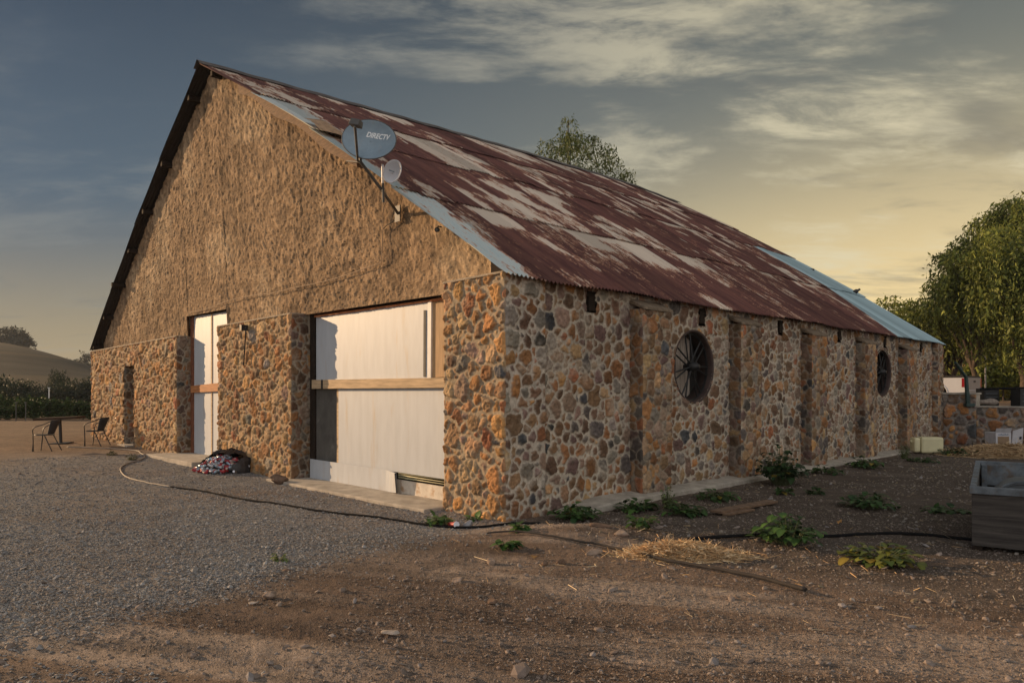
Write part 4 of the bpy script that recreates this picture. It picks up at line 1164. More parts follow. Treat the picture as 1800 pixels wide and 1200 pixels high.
# ------------------------------------------------------------------ weeds
def weed(label, px, py, R, H, seed, n=30, kind='broad', c0=(.018, .045, .012), c1=(.06, .12, .025), leafL=.10, name='weed', z=0.0, cat='weed'):
    rg = np.random.RandomState(seed); V = []; Fc = []; Cc = []
    T = thing(name, label, cat, at(px, py, z))
    mb = MB()
    for k in range(n):
        a = rg.rand() * 2 * PI; q = math.sqrt(rg.rand()); top = Vector((math.cos(a) * R * q, math.sin(a) * R * q, H * rg.uniform(.35, 1.0) * (1 - .55 * q * q)))
        st = Vector((math.cos(a) * R * q * .3, math.sin(a) * R * q * .3, -.01))
        md = (st + top) / 2 + Vector((0, 0, H * .12))
        mb.tube([st, md, top], [.004, .003, .002], 4, False)
        nl = 2 if kind == 'broad' else 7
        for i in range(nl):
            u = (i + 1) / nl; p = st.lerp(top, u) if kind != 'broad' else (top if i == 0 else md)
            L = leafL * rg.uniform(.6, 1.25); W = L * (.42 if kind == 'broad' else .28)
            d = Vector((math.cos(a + rg.randn() * .8), math.sin(a + rg.randn() * .8), rg.uniform(-.15, .75))).normalized()
            s_ = d.cross(Vector((0, 0, 1))).normalized(); up = s_.cross(d)
            base_ = len(V); bend = -.25 - .5 * rg.rand()
            col = (np.array(c0) + (np.array(c1) - np.array(c0)) * rg.rand()) * rg.uniform(.7, 1.3)
            if rg.rand() < (.12 if 'yellow' in label else .015): col = np.array((.22, .17, .035))
            prof = [(0, .12), (.22, .75), (.5, 1.0), (.78, .7), (1.0, .05)]
            for (uu, ww) in prof:
                c_ = p + d * L * uu + up * L * bend * uu * uu
                fold = up * W * .18
                V.append(c_ + s_ * W * ww + fold * ww); V.append(c_ - up * 0.0); V.append(c_ - s_ * W * ww + fold * ww)
                Cc += [col, col * 1.25, col * .9]
            for j in range(4):
                b = base_ + j * 3
                Fc += [(b, b + 1, b + 4, b + 3), (b + 1, b + 2, b + 5, b + 4)]
    mesh_np('leaves', np.array([tuple(v) for v in V]), np.array(Fc), M['leafdark'], T, np.array(Cc), smooth_=True)
    mb.build('stems', mat('weed stem', (.10, .12, .05), .7, var=0, bump=0) if 'weed stem' not in bpy.data.materials else bpy.data.materials['weed stem'], T)
    return T


WEEDS = [
    ('sunlit leafy weed at the foot of the corner pier, left of the red can', 772, 922, .16, .15, 22, 'broad', 1.2),
    ('small bright weed right of the grey rock against the pier', 832, 914, .09, .06, 8, 'broad', 1.2),
    ('broad leaved weed clump where the corner pier meets the side wall', 1012, 912, .32, .22, 48, 'broad', 1.0),
    ('sprig of weed by the hose just right of the barn corner', 915, 930, .10, .10, 10, 'broad', 1.2),
    ('tiny seedling alone on the dirt heap below the thin brown pipe', 890, 962, .11, .10, 12, 'broad', 1.3),
    ('spreading weed clump in front of the footing left of the feathery weed', 1118, 898, .26, .18, 36, 'broad', .9),
    ('upright weed with a bare stalk, nearest the straw heap', 1128, 930, .16, .22, 16, 'broad', .9),
    ('feathery pale green weed standing against the footing', 1175, 893, .12, .42, 26, 'fine', 1.2),
    ('dense dark weed clump right of the feathery weed', 1200, 905, .28, .20, 44, 'broad', .8),
    ('trailing weed row along the footing below the first wheel window', 1258, 878, .34, .16, 44, 'broad', .8),
    ('small weed below the big bush, left one of two', 1378, 868, .16, .12, 14, 'broad', .8),
    ('small weed below the big bush, right one of two', 1432, 868, .14, .12, 12, 'broad', .7),
    ('large leafy weed in the middle of the yard with hose passing behind it', 1385, 955, .36, .34, 70, 'broad', 1.0),
    ('weed tussock between the big bush and the plywood bin', 1528, 893, .36, .24, 64, 'broad', .9),
    ('drooping weed with yellowing leaves, nearest the camera', 1546, 990, .34, .22, 56, 'broad', 1.1),
    ('tiny weed left of the pair near the bin', 1640, 900, .14, .09, 12, 'broad', .9),
    ('tiny weed right of the pair near the bin', 1675, 900, .15, .08, 12, 'broad', .9),
    ('low weeds hugging the footing under the fourth buttress', 1520, 822, .42, .26, 50, 'broad', .8),
    ('low weed at the footing under the third buttress', 1450, 832, .35, .2, 30, 'broad', .7),
    ('thin upright weed left of the cream container', 1590, 806, .18, .55, 30, 'fine', 1.0),
    ('sprawling weeds in front of the cream container', 1622, 812, .32, .14, 26, 'broad', .8),
    ('dark weeds at the foot of the low wall', 1682, 800, .5, .22, 50, 'broad', .6),
    ('thin sprig growing alone out of the gravel', 492, 986, .05, .16, 7, 'fine', 1.4),
    ('small dry weed beside the pale hose on the gravel', 232, 808, .14, .22, 14, 'fine', 1.1),
    ('small dry weed by the table end of the hose', 197, 800, .14, .2, 14, 'fine', .9),
]
for k, (lb, px, py, R, H, n, kind, br) in enumerate(WEEDS):
    c0 = tuple(np.array((.020, .050, .016)) * br); c1 = tuple(np.array((.065, .125, .032)) * br)
    if kind == 'fine': c0, c1 = (.06 * br, .09 * br, .03 * br), (.13 * br, .16 * br, .06 * br)
    if 'dry' in lb: c0, c1 = (.10, .09, .045), (.16, .14, .07)
    if 'yellowing' in lb: c1 = (.16, .17, .035)
    weed(lb, px, py, R, H, 200 + k, int(n * 1.25), kind, c0, c1, leafL=(.105 if kind == 'broad' else .05))
weed('big dark green bush against the side wall, tallest plant there', 1372, 852, .42, .80, 300, 190, 'broad', (.012, .030, .012), (.032, .065, .022), .11, 'bush', cat='bush')

# ------------------------------------------------------------------ stones, clods, pebbles
def rock(label, px, py, sx, sy, sz, seed, m='rock', name='rock', cat='rock', rz=0.0, sink=.2, cubic=2.6):
    rg = np.random.RandomState(seed); nu, nv = 26, 16; V = []
    for j in range(nv + 1):
        ph = PI * j / nv
        for i in range(nu):
            th = 2 * PI * i / nu
            d = np.array([math.sin(ph) * math.cos(th), math.sin(ph) * math.sin(th), math.cos(ph)])
            k = (np.abs(d) ** cubic).sum() ** (-1 / cubic); V.append(d * k)
    V = np.array(V)
    for _ in range(14):                                            # chop facets off
        n = rg.randn(3); n /= np.linalg.norm(n); lim = rg.uniform(.55, .92); q = V @ n; V = V - np.maximum(q - lim, 0)[:, None] * n
    V += .09 * (fbm(V[:, 0] * 3 + seed, V[:, 1] * 3 + V[:, 2] * 5, seed)[:, None] - .5) * 2
    V = V * (sx, sy, sz)
    f = [(j * nu + i, (j + 1) * nu + i, (j + 1) * nu + (i + 1) % nu, j * nu + (i + 1) % nu) for j in range(nv) for i in range(nu)]
    o = mesh_np(name, V, np.array(f), M[m], None, smooth_=True)
    p = at(px, py); o.location = (p.x, p.y, p.z + sz * (1 - 2.6 * sink)); o.rotation_euler = (rg.randn() * .08, rg.randn() * .08, rz)
    tag(o, label, cat)
    return o


rock('brown boulder lying at the foot of the stone wall left of the big door', 492, 850, .20, .13, .12, 1, 'rockdark', rz=.3, sink=.12, cubic=2.1)
rock('smooth grey rock at the foot of the corner pier beside the red can', 822, 925, .075, .06, .055, 2, 'rockgrey', sink=.15, cubic=2.1)
rock('angular tan rock lying under the thin brown pipe', 1042, 975, .125, .06, .05, 3, 'rock', rz=.25)
rock('round buff stone half sunk beside the tall stalked weed', 1092, 940, .11, .08, .05, 4, 'rock', cubic=2.1)
rock('flat brown slab of rock on top of the dirt heap', 1058, 926, .15, .08, .03, 5, 'rockdark', rz=-.2)
rock('tan rock on the tyre tracks at lower left', 474, 1048, .07, .05, .032, 6, 'rock')
rock('small grey rock left of the dirt heap slope', 864, 990, .06, .05, .042, 7, 'rock', rz=.5)
rock('small tan rock above the middle of the tracks', 805, 1022, .065, .05, .028, 8, 'rock')
rock('dark square clod in the middle foreground', 866, 1060, .042, .04, .03, 9, 'rockdark', 'clod', 'clod')
rock('pale flat stone flush with the dirt in the foreground', 688, 1111, .075, .045, .010, 10, 'palestone')
rock('reddish rock left of the dry leaf on the heap slope', 957, 993, .05, .035, .028, 11, 'rockdark')
rock('reddish lump right of the dry leaf on the heap slope', 988, 990, .065, .045, .04, 12, 'rockdark', rz=.7)
rock('tiny orange pebble in the dirt in front of the drooping weed', 1605, 1017, .03, .025, .02, 13, 'rock')
rock('pale stone at the end of the dirt next to the straw', 1180, 1000, .05, .035, .02, 14, 'rock')
rock('brown stone just beyond the straw heap towards the big weed', 1348, 967, .05, .04, .022, 15, 'rock')
rock('white stone near the bottom right of the dirt', 1498, 1055, .03, .022, .016, 16, 'palestone')
rock('grey pebble beside the tan rock on the tracks', 446, 1060, .045, .03, .012, 17, 'palestone')
rock('dark stone on the gravel edge above the tan rock', 505, 1003, .05, .035, .02, 18, 'rockdark')


def pebbles(name, n, seed, region, size, cols, kind_label, cat, keep=None, flat=.6):
    rg = np.random.RandomState(seed)
    X, Y = region(rg, n)
    if keep is not None:
        k = keep(X, Y, rg); X, Y = X[k], Y[k]
    n = len(X); Z = gz(X, Y, True)
    s = size * np.exp(rg.randn(n) * .42)
    if n > 20000:
        V0 = np.array([(1, 0, 0), (0, 1, 0), (-1, 0, 0), (0, -1, 0), (.35, .1, .8), (0, 0, -1)], float)
        T = np.array([(0, 1, 4), (1, 2, 4), (2, 3, 4), (3, 0, 4), (1, 0, 5), (2, 1, 5), (3, 2, 5), (0, 3, 5)])
    else:
        g = (1 + 5 ** .5) / 2
        V0 = np.array([(-1, g, 0), (1, g, 0), (-1, -g, 0), (1, -g, 0), (0, -1, g), (0, 1, g), (0, -1, -g), (0, 1, -g), (g, 0, -1), (g, 0, 1), (-g, 0, -1), (-g, 0, 1)]) / 1.9
        T = np.array([(0, 11, 5), (0, 5, 1), (0, 1, 7), (0, 7, 10), (0, 10, 11), (1, 5, 9), (5, 11, 4), (11, 10, 2), (10, 7, 6), (7, 1, 8), (3, 9, 4), (3, 4, 2), (3, 2, 6), (3, 6, 8), (3, 8, 9), (4, 9, 5), (2, 4, 11), (6, 2, 10), (8, 6, 7), (9, 8, 1)])
    NV = len(V0)
    ang = rg.rand(n) * 2 * PI; ca, sa = np.cos(ang), np.sin(ang)
    sh = np.stack([s * rg.uniform(.8, 1.5, n), s * rg.uniform(.6, 1.0, n), s * flat * rg.uniform(.6, 1.2, n)], 1)
    V = V0[None] * sh[:, None, :]; V = V * (1 + .35 * (rg.rand(n, NV, 1) - .5))
    tilt = rg.randn(n) * .35; ct, st_ = np.cos(tilt), np.sin(tilt)
    x, y, z = V[..., 0], V[..., 1], V[..., 2]
    x, z = x * ct[:, None] - z * st_[:, None], x * st_[:, None] + z * ct[:, None]
    V = np.stack([x * ca[:, None] - y * sa[:, None], x * sa[:, None] + y * ca[:, None], z], -1)
    V = V + np.stack([X, Y, Z + s * flat * .35], -1)[:, None, :]
    f = (np.arange(n)[:, None, None] * NV + T[None]).reshape(-1, 3)
    cc = np.array(cols)[rg.randint(0, len(cols), n)]; cc = (cc * .55 + cc.mean(0) * .45) * rg.uniform(.78, 1.22, (n, 1))
    o = mesh_np(name, V.reshape(-1, 3), f, M['peb'], None, np.repeat(cc, NV, 0), smooth_=False)
    tag(o, kind_label, cat, kind='stuff'); return o


def reg_fan(r0, r1, a0=-38, a1=38, p=1.0):
    def g(rg, n):
        u = rg.rand(n) ** p; r = r0 * (r1 / r0) ** u; a = np.radians(rg.uniform(a0, a1, n)); return r * np.sin(a), r * np.cos(a)
    return g


def outside(X, Y):
    s, t = world_to_barn(X, Y); return ~((s > -.02) & (t > -.02))
pebbles('gravel', 260000, 71, reg_fan(2.9, 21, -38, 12), .0092, [(.21, .205, .205), (.28, .27, .265), (.155, .152, .158), (.34, .33, .32), (.21, .19, .17)],
        'crushed grey gravel spread over the yard in front of the doors', 'gravel', lambda X, Y, rg: (gravel_mask(X, Y) > rg.rand(len(X)) * .9) & outside(X, Y))
pebbles('grit', 110000, 72, reg_fan(2.9, 13), .0065, [(.18, .13, .10), (.23, .185, .15), (.125, .092, .074), (.28, .24, .21)],
        'loose grit and small clods scattered over the bare dirt', 'grit', lambda X, Y, rg: (fbm(X * 1.1, Y * 1.1, 73) + .25 * rg.rand(len(X)) + .25 * smooth(0, 1, X) > .55) & outside(X, Y))
pebbles('small_stones', 2000, 74, reg_fan(2.9, 20), .015, [(.22, .165, .13), (.26, .21, .18), (.17, .125, .10), (.20, .195, .205)],
        'scattered small stones on the dirt', 'stones', lambda X, Y, rg: outside(X, Y), .7)


def reg_side(rg, n):
    s = rg.uniform(-.2, 19, n); t = rg.uniform(-5.5, -.45, n); return barn_to_world(s, t)
pebbles('yard_litter', 9000, 75, reg_side, .013, [(.16, .12, .095), (.22, .18, .15), (.10, .08, .065), (.26, .24, .22), (.20, .15, .08)],
        'small stones and crumbs of earth littering the shaded side yard', 'litter', lambda X, Y, rg: (fbm(X * .9, Y * .9, 76) + .3 * rg.rand(len(X)) > .58), .6)
# ------------------------------------------------------------------ straw
def straw(name, label, seed, centre, rx, ry, H, n, cols, L=.16, loose=.25):
    rg = np.random.RandomState(seed); c = at(*centre) if len(centre) == 2 else Vector(centre)
    a = rg.rand(n) * 2 * PI; q = np.sqrt(rg.rand(n)) * (1 + loose * rg.randn(n) * .6)
    x = c.x + rx * q * np.cos(a); y = c.y + ry * q * np.sin(a); z = gz(x, y) + H * np.clip(1 - q * q, 0, 1) * rg.rand(n) ** .6 + .008
    d = rg.randn(n, 3); d[:, 2] *= .22; d /= np.linalg.norm(d, axis=1)[:, None]; d *= (L * np.exp(rg.randn(n) * .4))[:, None] / 2
    w = np.cross(d, rg.randn(n, 3)); w /= np.linalg.norm(w, axis=1)[:, None]; w *= rg.uniform(.0015, .006, (n, 1)) * (L / .16)
    p = np.stack([x, y, z], 1)
    V = np.stack([p - d - w, p + d - w * .6, p + d + w * .6, p - d + w], 1).reshape(-1, 3)
    cc = np.array(cols)[rg.randint(0, len(cols), n)] * rg.uniform(.7, 1.25, (n, 1))
    o = mesh_np(name, V, np.arange(4 * n).reshape(-1, 4), M['straw'], None, np.repeat(cc, 4, 0), smooth_=False)
    return tag(o, label, 'straw', kind='stuff')


SC = [(.66, .46, .25), (.56, .36, .18), (.74, .58, .37), (.42, .26, .13)]
straw('straw', 'bright straw heap on the dirt by the thin brown pipe', 81, (1195, 977), .62, .25, .15, 6500, SC, .13, .42)
straw('straw', 'duller straw heap against the low wall at the right', 82, (1775, 800), 1.7, 1.0, .30, 8000, [(.42, .28, .15), (.34, .22, .11), (.52, .38, .22)], .26, .15)
straw('dry_twigs', 'dry twigs and dead leaf bits strewn along the shaded side wall', 84, (1420, 880), 4.2, 2.4, .0, 900, [(.16, .11, .07), (.24, .18, .11), (.09, .065, .05), (.30, .25, .18)], .09, .3)
straw('straw_litter', 'loose stalks of straw littered over the dirt', 83, (1300, 980), 3.6, 2.0, .0, 330, SC, .10, .3)
# dry leaves
for k, (px, py, lb) in enumerate([(938, 982, 'curled dry leaf on the slope of the dirt heap'), (1475, 920, 'pale dry leaf scrap in the shaded yard near the tussock')]):
    V = np.array([(-.06, 0, .0), (-.02, .03, .03), (.05, .015, .02), (.07, -.02, .05), (0, -.03, .01), (-.03, -.02, .035)]); f = np.array([(0, 1, 2, 4), (2, 3, 4, 4)])
    mb = MB().add([tuple(v) for v in V], [(0, 1, 5), (1, 2, 4, 5), (2, 3, 4)]); o = mb.build('dry_leaf', mat('dry leaf', (.42, .22, .07), .8, var=.2), None)
    o.location = at(px, py, .005); o.rotation_euler = (0, 0, k); tag(o, lb, 'leaf')

# ------------------------------------------------------------------ hoses, pipe, plank
def hose(name, label, cat, pts, r, m, dz=0.0):
    P = smooth_path([at(x, y, r + dz + .004) for x, y in pts], 8)
    for p in P: p.z = max(float(gz(p.x, p.y, True)), float(gz(p.x, p.y))) + r * .85 + dz
    return P


T = thing('garden_hose', 'long hose snaking over the gravel from the table to the corner pier', 'hose', at(252, 802))
pA = hose('', '', '', [(118, 786), (165, 788), (235, 792), (247, 797), (255, 803), (244, 810), (222, 816), (212, 824), (216, 834), (232, 843), (262, 850), (300, 857)], .016, None)
pB = hose('', '', '', [(300, 857), (340, 862), (380, 869), (430, 879), (480, 886), (540, 896), (600, 904), (650, 910), (700, 916), (745, 923), (800, 928), (850, 927), (895, 922), (950, 921)], .017, None)
for nm, p, m in (('pale_length', pA, 'palehose'), ('black_length', pB, 'blackplastic')):
    o = MB().tube([q - Vector(T.location) for q in p], .0155, 8).build(nm, M[m], T, smooth_=True)
p = hose('', '', '', [(1196, 952), (1240, 947), (1290, 944), (1340, 942), (1400, 945), (1450, 944), (1500, 942), (1560, 939), (1620, 941), (1660, 945), (1712, 951)], .02, None)
tag(MB().tube(p, .019, 8).build('irrigation_hose', M['blackplastic'], None, smooth_=True), 'black irrigation hose running from behind the big weed to the plywood bin', 'hose')
p = hose('', '', '', [(856, 941), (900, 938), (960, 942), (1010, 952), (1060, 963), (1110, 976), (1160, 988), (1220, 998), (1280, 1009), (1340, 1022), (1416, 1042)], .022, None, .015)
t_ = thing('brown_pipe', 'thin brown pipe lying across the dirt heap and the straw, open end towards the camera', 'pipe', p[0])
MB().tube([q - p[0] for q in p], [.010 + .009 * i / len(p) for i in range(len(p))], 10).build('pipe_body', M['brownpipe'], t_, smooth_=True)
d = (p[-1] - p[-3]).normalized(); MB().disc(p[-1] - p[0] + d * .003, d, .017, .004, 12).build('dark_bore', M['darkvoid'], t_)  # black disc paints the shade inside the pipe mouth
a = at(1258, 905, .03); b = at(1358, 886, .05)
t_ = thing('old_plank', 'short rusty brown plank lying in the weeds below the wall', 'plank', a)
dv = (b - a); L = dv.length; t_.rotation_euler = (0, 0, math.atan2(dv.y, dv.x))
MB().box(0, L, -.09, .09, 0, .035).build('board', M['oldwood'], t_, bevel=.006)
MB().box(.05, L * .5, -.16, -.07, -.03, .0).build('batten', M['oldwood'], t_, bevel=.004)
t_ = thing('drink_can', 'crushed red can at the foot of the corner pier', 'can', at(798, 926, .03))


def can_mesh(parent, m, seed, crush=.3):
    rg = random.Random(seed); prof = [(.001, -.060), (.026, -.060), (.033, -.052), (.033, .048), (.027, .060), (.001, .060)]
    mb = MB().lathe(prof, 12); V = []
    for v in mb.v:
        k = 1 - crush * (math.exp(-((v[2] - .01) / .03) ** 2)); V.append((v[0] * k * (1 + .25 * math.sin(v[2] * 90)), v[1] * (1 - .5 * crush) + .006 * math.sin(v[2] * 120), v[2]))
    mb.v = V; o = mb.build('can_body', m, parent, smooth_=True)
    MB().disc((0, 0, .061), (0, 0, 1), .024, .004, 12).build('can_lid', M['silvercan'], parent)
    return o


can_mesh(t_, M['redcan'], 1, .45); t_.rotation_euler = (1.35, .2, .4); t_.scale = (1.7, 1.7, 1.5)

# bin bag and its cans
hx = at(400, 828)
bag = thing('rubbish_bag', 'torn black rubbish bag spilling cans against the stone wall', 'rubbish bag', hx)
rg = np.random.RandomState(9)
nu, nv = 60, 26; U, Vv = np.meshgrid(np.linspace(0, 2 * PI, nu), np.linspace(0, 1, nv), indexing='ij')
rx = .62; ry = .42; hh = .47
q = Vv; bx = rx * (1 - q ** 2.2 * .98) * np.cos(U); by = ry * (1 - q ** 2.2 * .98) * np.sin(U); bz = hh * (1 - (1 - q) ** 1.8)
wr = fbm(U * 2.2 + 9, q * 5, 91, 4) - .5; bx += wr * .16; by += wr * .16; bz *= (1 + wr * .4)
# the mouth of the bag is torn open towards the yard: the skin stays at the back and the sides
ca, sa = math.cos(math.atan2(BS, BC)), math.sin(math.atan2(BS, BC))
i = np.arange(nu - 1)[:, None]; j = np.arange(nv - 1)[None, :]
f = np.stack([i * nv + j, (i + 1) * nv + j, (i + 1) * nv + j + 1, i * nv + j + 1], -1)
um = U[:-1, :-1]; keep = ~((np.cos(um - 4.1) > .35 + .25 * np.sin(q[:-1, :-1] * 9)) & (q[:-1, :-1] < .72))
mesh_np('bag_skin', np.stack([bx, by, bz - .02], -1).reshape(-1, 3), f[keep].reshape(-1, 4), M['bag'], bag)
MB().lathe([(.58, 0), (.5, .14), (.34, .25), (.10, .31), (.001, .32)], 24, M=Matrix(((1, 0, 0), (0, .66, 0), (0, 0, 1)))).build('bag_filling', M['bag'], bag, smooth_=True)
protos = []
CANL = {'red': ('small red crushed can spilled from the black bag', 'red cans spilled from the bag'), 'blue': ('small pale blue crushed can spilled from the black bag', 'pale blue cans spilled from the bag'), 'silver': ('small silver crushed can spilled from the black bag', 'silver cans spilled from the bag')}
for k in range(120):
    ty = ['red', 'blue', 'silver'][(k * 7 + (k // 5)) % 3]
    if k < 3:
        ty = ['red', 'blue', 'silver'][k]
        o = thing('drink_can', CANL[ty][0], 'can', (0, 0, 0), 0, CANL[ty][1]); can_mesh(o, M[ty + 'can'], k, .4); protos.append(o)
    else: o = copy_tree(protos[['red', 'blue', 'silver'].index(ty)])
    a = 4.15 + rg.randn() * .75; qq = rg.rand() ** .7 * 1.25
    x = .56 * qq * math.cos(a) * 1.0 + rg.randn() * .06; y = .42 * qq * math.sin(a) + rg.randn() * .04
    z = max(.03, .30 * (1 - (x / .66) ** 2 - (y / .50) ** 2)) + .02 + rg.rand() * .02
    o.location = (hx.x + x, hx.y + y, float(gz(hx.x + x, hx.y + y)) + z); o.rotation_euler = (rg.uniform(.9, 2.2), rg.uniform(-.6, .6), rg.rand() * 6.28)
    s_ = rg.uniform(.8, 1.15); o.scale = (s_, s_, s_)


# ------------------------------------------------------------------ table and chairs
def make_chair(loc, rz, label):
    t = thing('patio_chair', label, 'chair', loc, rz, 'black patio chairs by the table')
    # seat faces +x
    s = MB(); n = 10
    s.tube([(.23 * math.cos(2 * PI * k / 24) * (1 if math.cos(2 * PI * k / 24) > 0 else .92), .235 * math.sin(2 * PI * k / 24), .43) for k in range(25)], .013, 6)
    s.build('seat_rim', M['chairmetal'], t, smooth_=True)
    MB().lathe([(.001, .425), (.22, .432), (.22, .437), (.001, .433)], 24).build('seat', M['wicker'], t)
    V = []; m_ = 12
    for i in range(m_ + 1):
        a = PI - .82 + 1.64 * i / m_
        for j in range(7):
            z = .45 + .36 * j / 6; r = .235 + .10 * (j / 6); V.append((r * math.cos(a) * .92 - .05 * j / 6, r * math.sin(a) * .86, z - .035 * (abs(i - m_ / 2) / (m_ / 2)) ** 2 * (j / 6)))
    f = [(i * 7 + j, (i + 1) * 7 + j, (i + 1) * 7 + j + 1, i * 7 + j + 1) for i in range(m_) for j in range(6)]
    o = mesh_np('backrest', np.array(V), np.array(f), M['wicker'], t); mo = o.modifiers.new('solid', 'SOLIDIFY'); mo.thickness = .012
    for sy in (-1, 1):
        MB().tube(smooth_path([(.20, sy * .17, 0), (.185, sy * .21, .42), (.17, sy * .245, .58), (.08, sy * .265, .655), (-.12, sy * .265, .72), (-.27, sy * .20, .795), (-.335, 0, .815)]), .012, 6).build('arm', M['chairmetal'], t, smooth_=True)
        MB().tube(smooth_path([(.185, sy * .215, .43), (.19, sy * .20, .22), (.215, sy * .19, 0)]), .0125, 6).build('leg', M['chairmetal'], t, smooth_=True)
        MB().tube(smooth_path([(-.10, sy * .20, .43), (-.20, sy * .21, .22), (-.31, sy * .22, 0)]), .0125, 6).build('leg', M['chairmetal'], t, smooth_=True)
    return t


p = at(79, 792); make_chair((p.x, p.y, p.z), rad(183), 'black wicker patio chair left of the table, its back to the barn')
p = at(168, 783); o = copy_tree(bpy.data.objects['patio_chair']); o.location = (p.x, p.y, p.z); o.rotation_euler = (0, 0, rad(176)); o['label'] = 'black wicker patio chair between the table and the barn wall'
p = at(107, 779); tb = thing('patio_table', 'small brown table on a single post beside the two black chairs', 'table', p, rad(12))
MB().box(-.58, .58, -.34, .34, .72, .785).build('tabletop', M['tabletop'], tb, bevel=.008)
MB().tube([(0, 0, .02), (0, 0, .735)], .045, 10).build('post', M['chairmetal'], tb)
MB().box(-.26, .26, -.26, .26, 0, .025).build('base', M['chairmetal'], tb, bevel=.006)
tb.rotation_euler = (0, rad(-2.5), rad(12))


# ------------------------------------------------------------------ things on the gable
def wallp(x, y, off=.0):
    s0 = .15
    for _ in range(8):
        z = z_at(x, y, s0); s0 = float(stucco_s(z)) - off
    return Vector((s0, t_at(x, s0), z_at(x, y, s0)))


BM = Matrix.Translation((BX, BY, 0)) @ Matrix.Rotation(math.atan2(BS, BC), 4, 'Z')
def bw(p): return BM @ Vector(p)
def ray(px, py, Y): return Vector(((px - CX) / F * Y, Y, EYE + (CY - py) / F * Y))


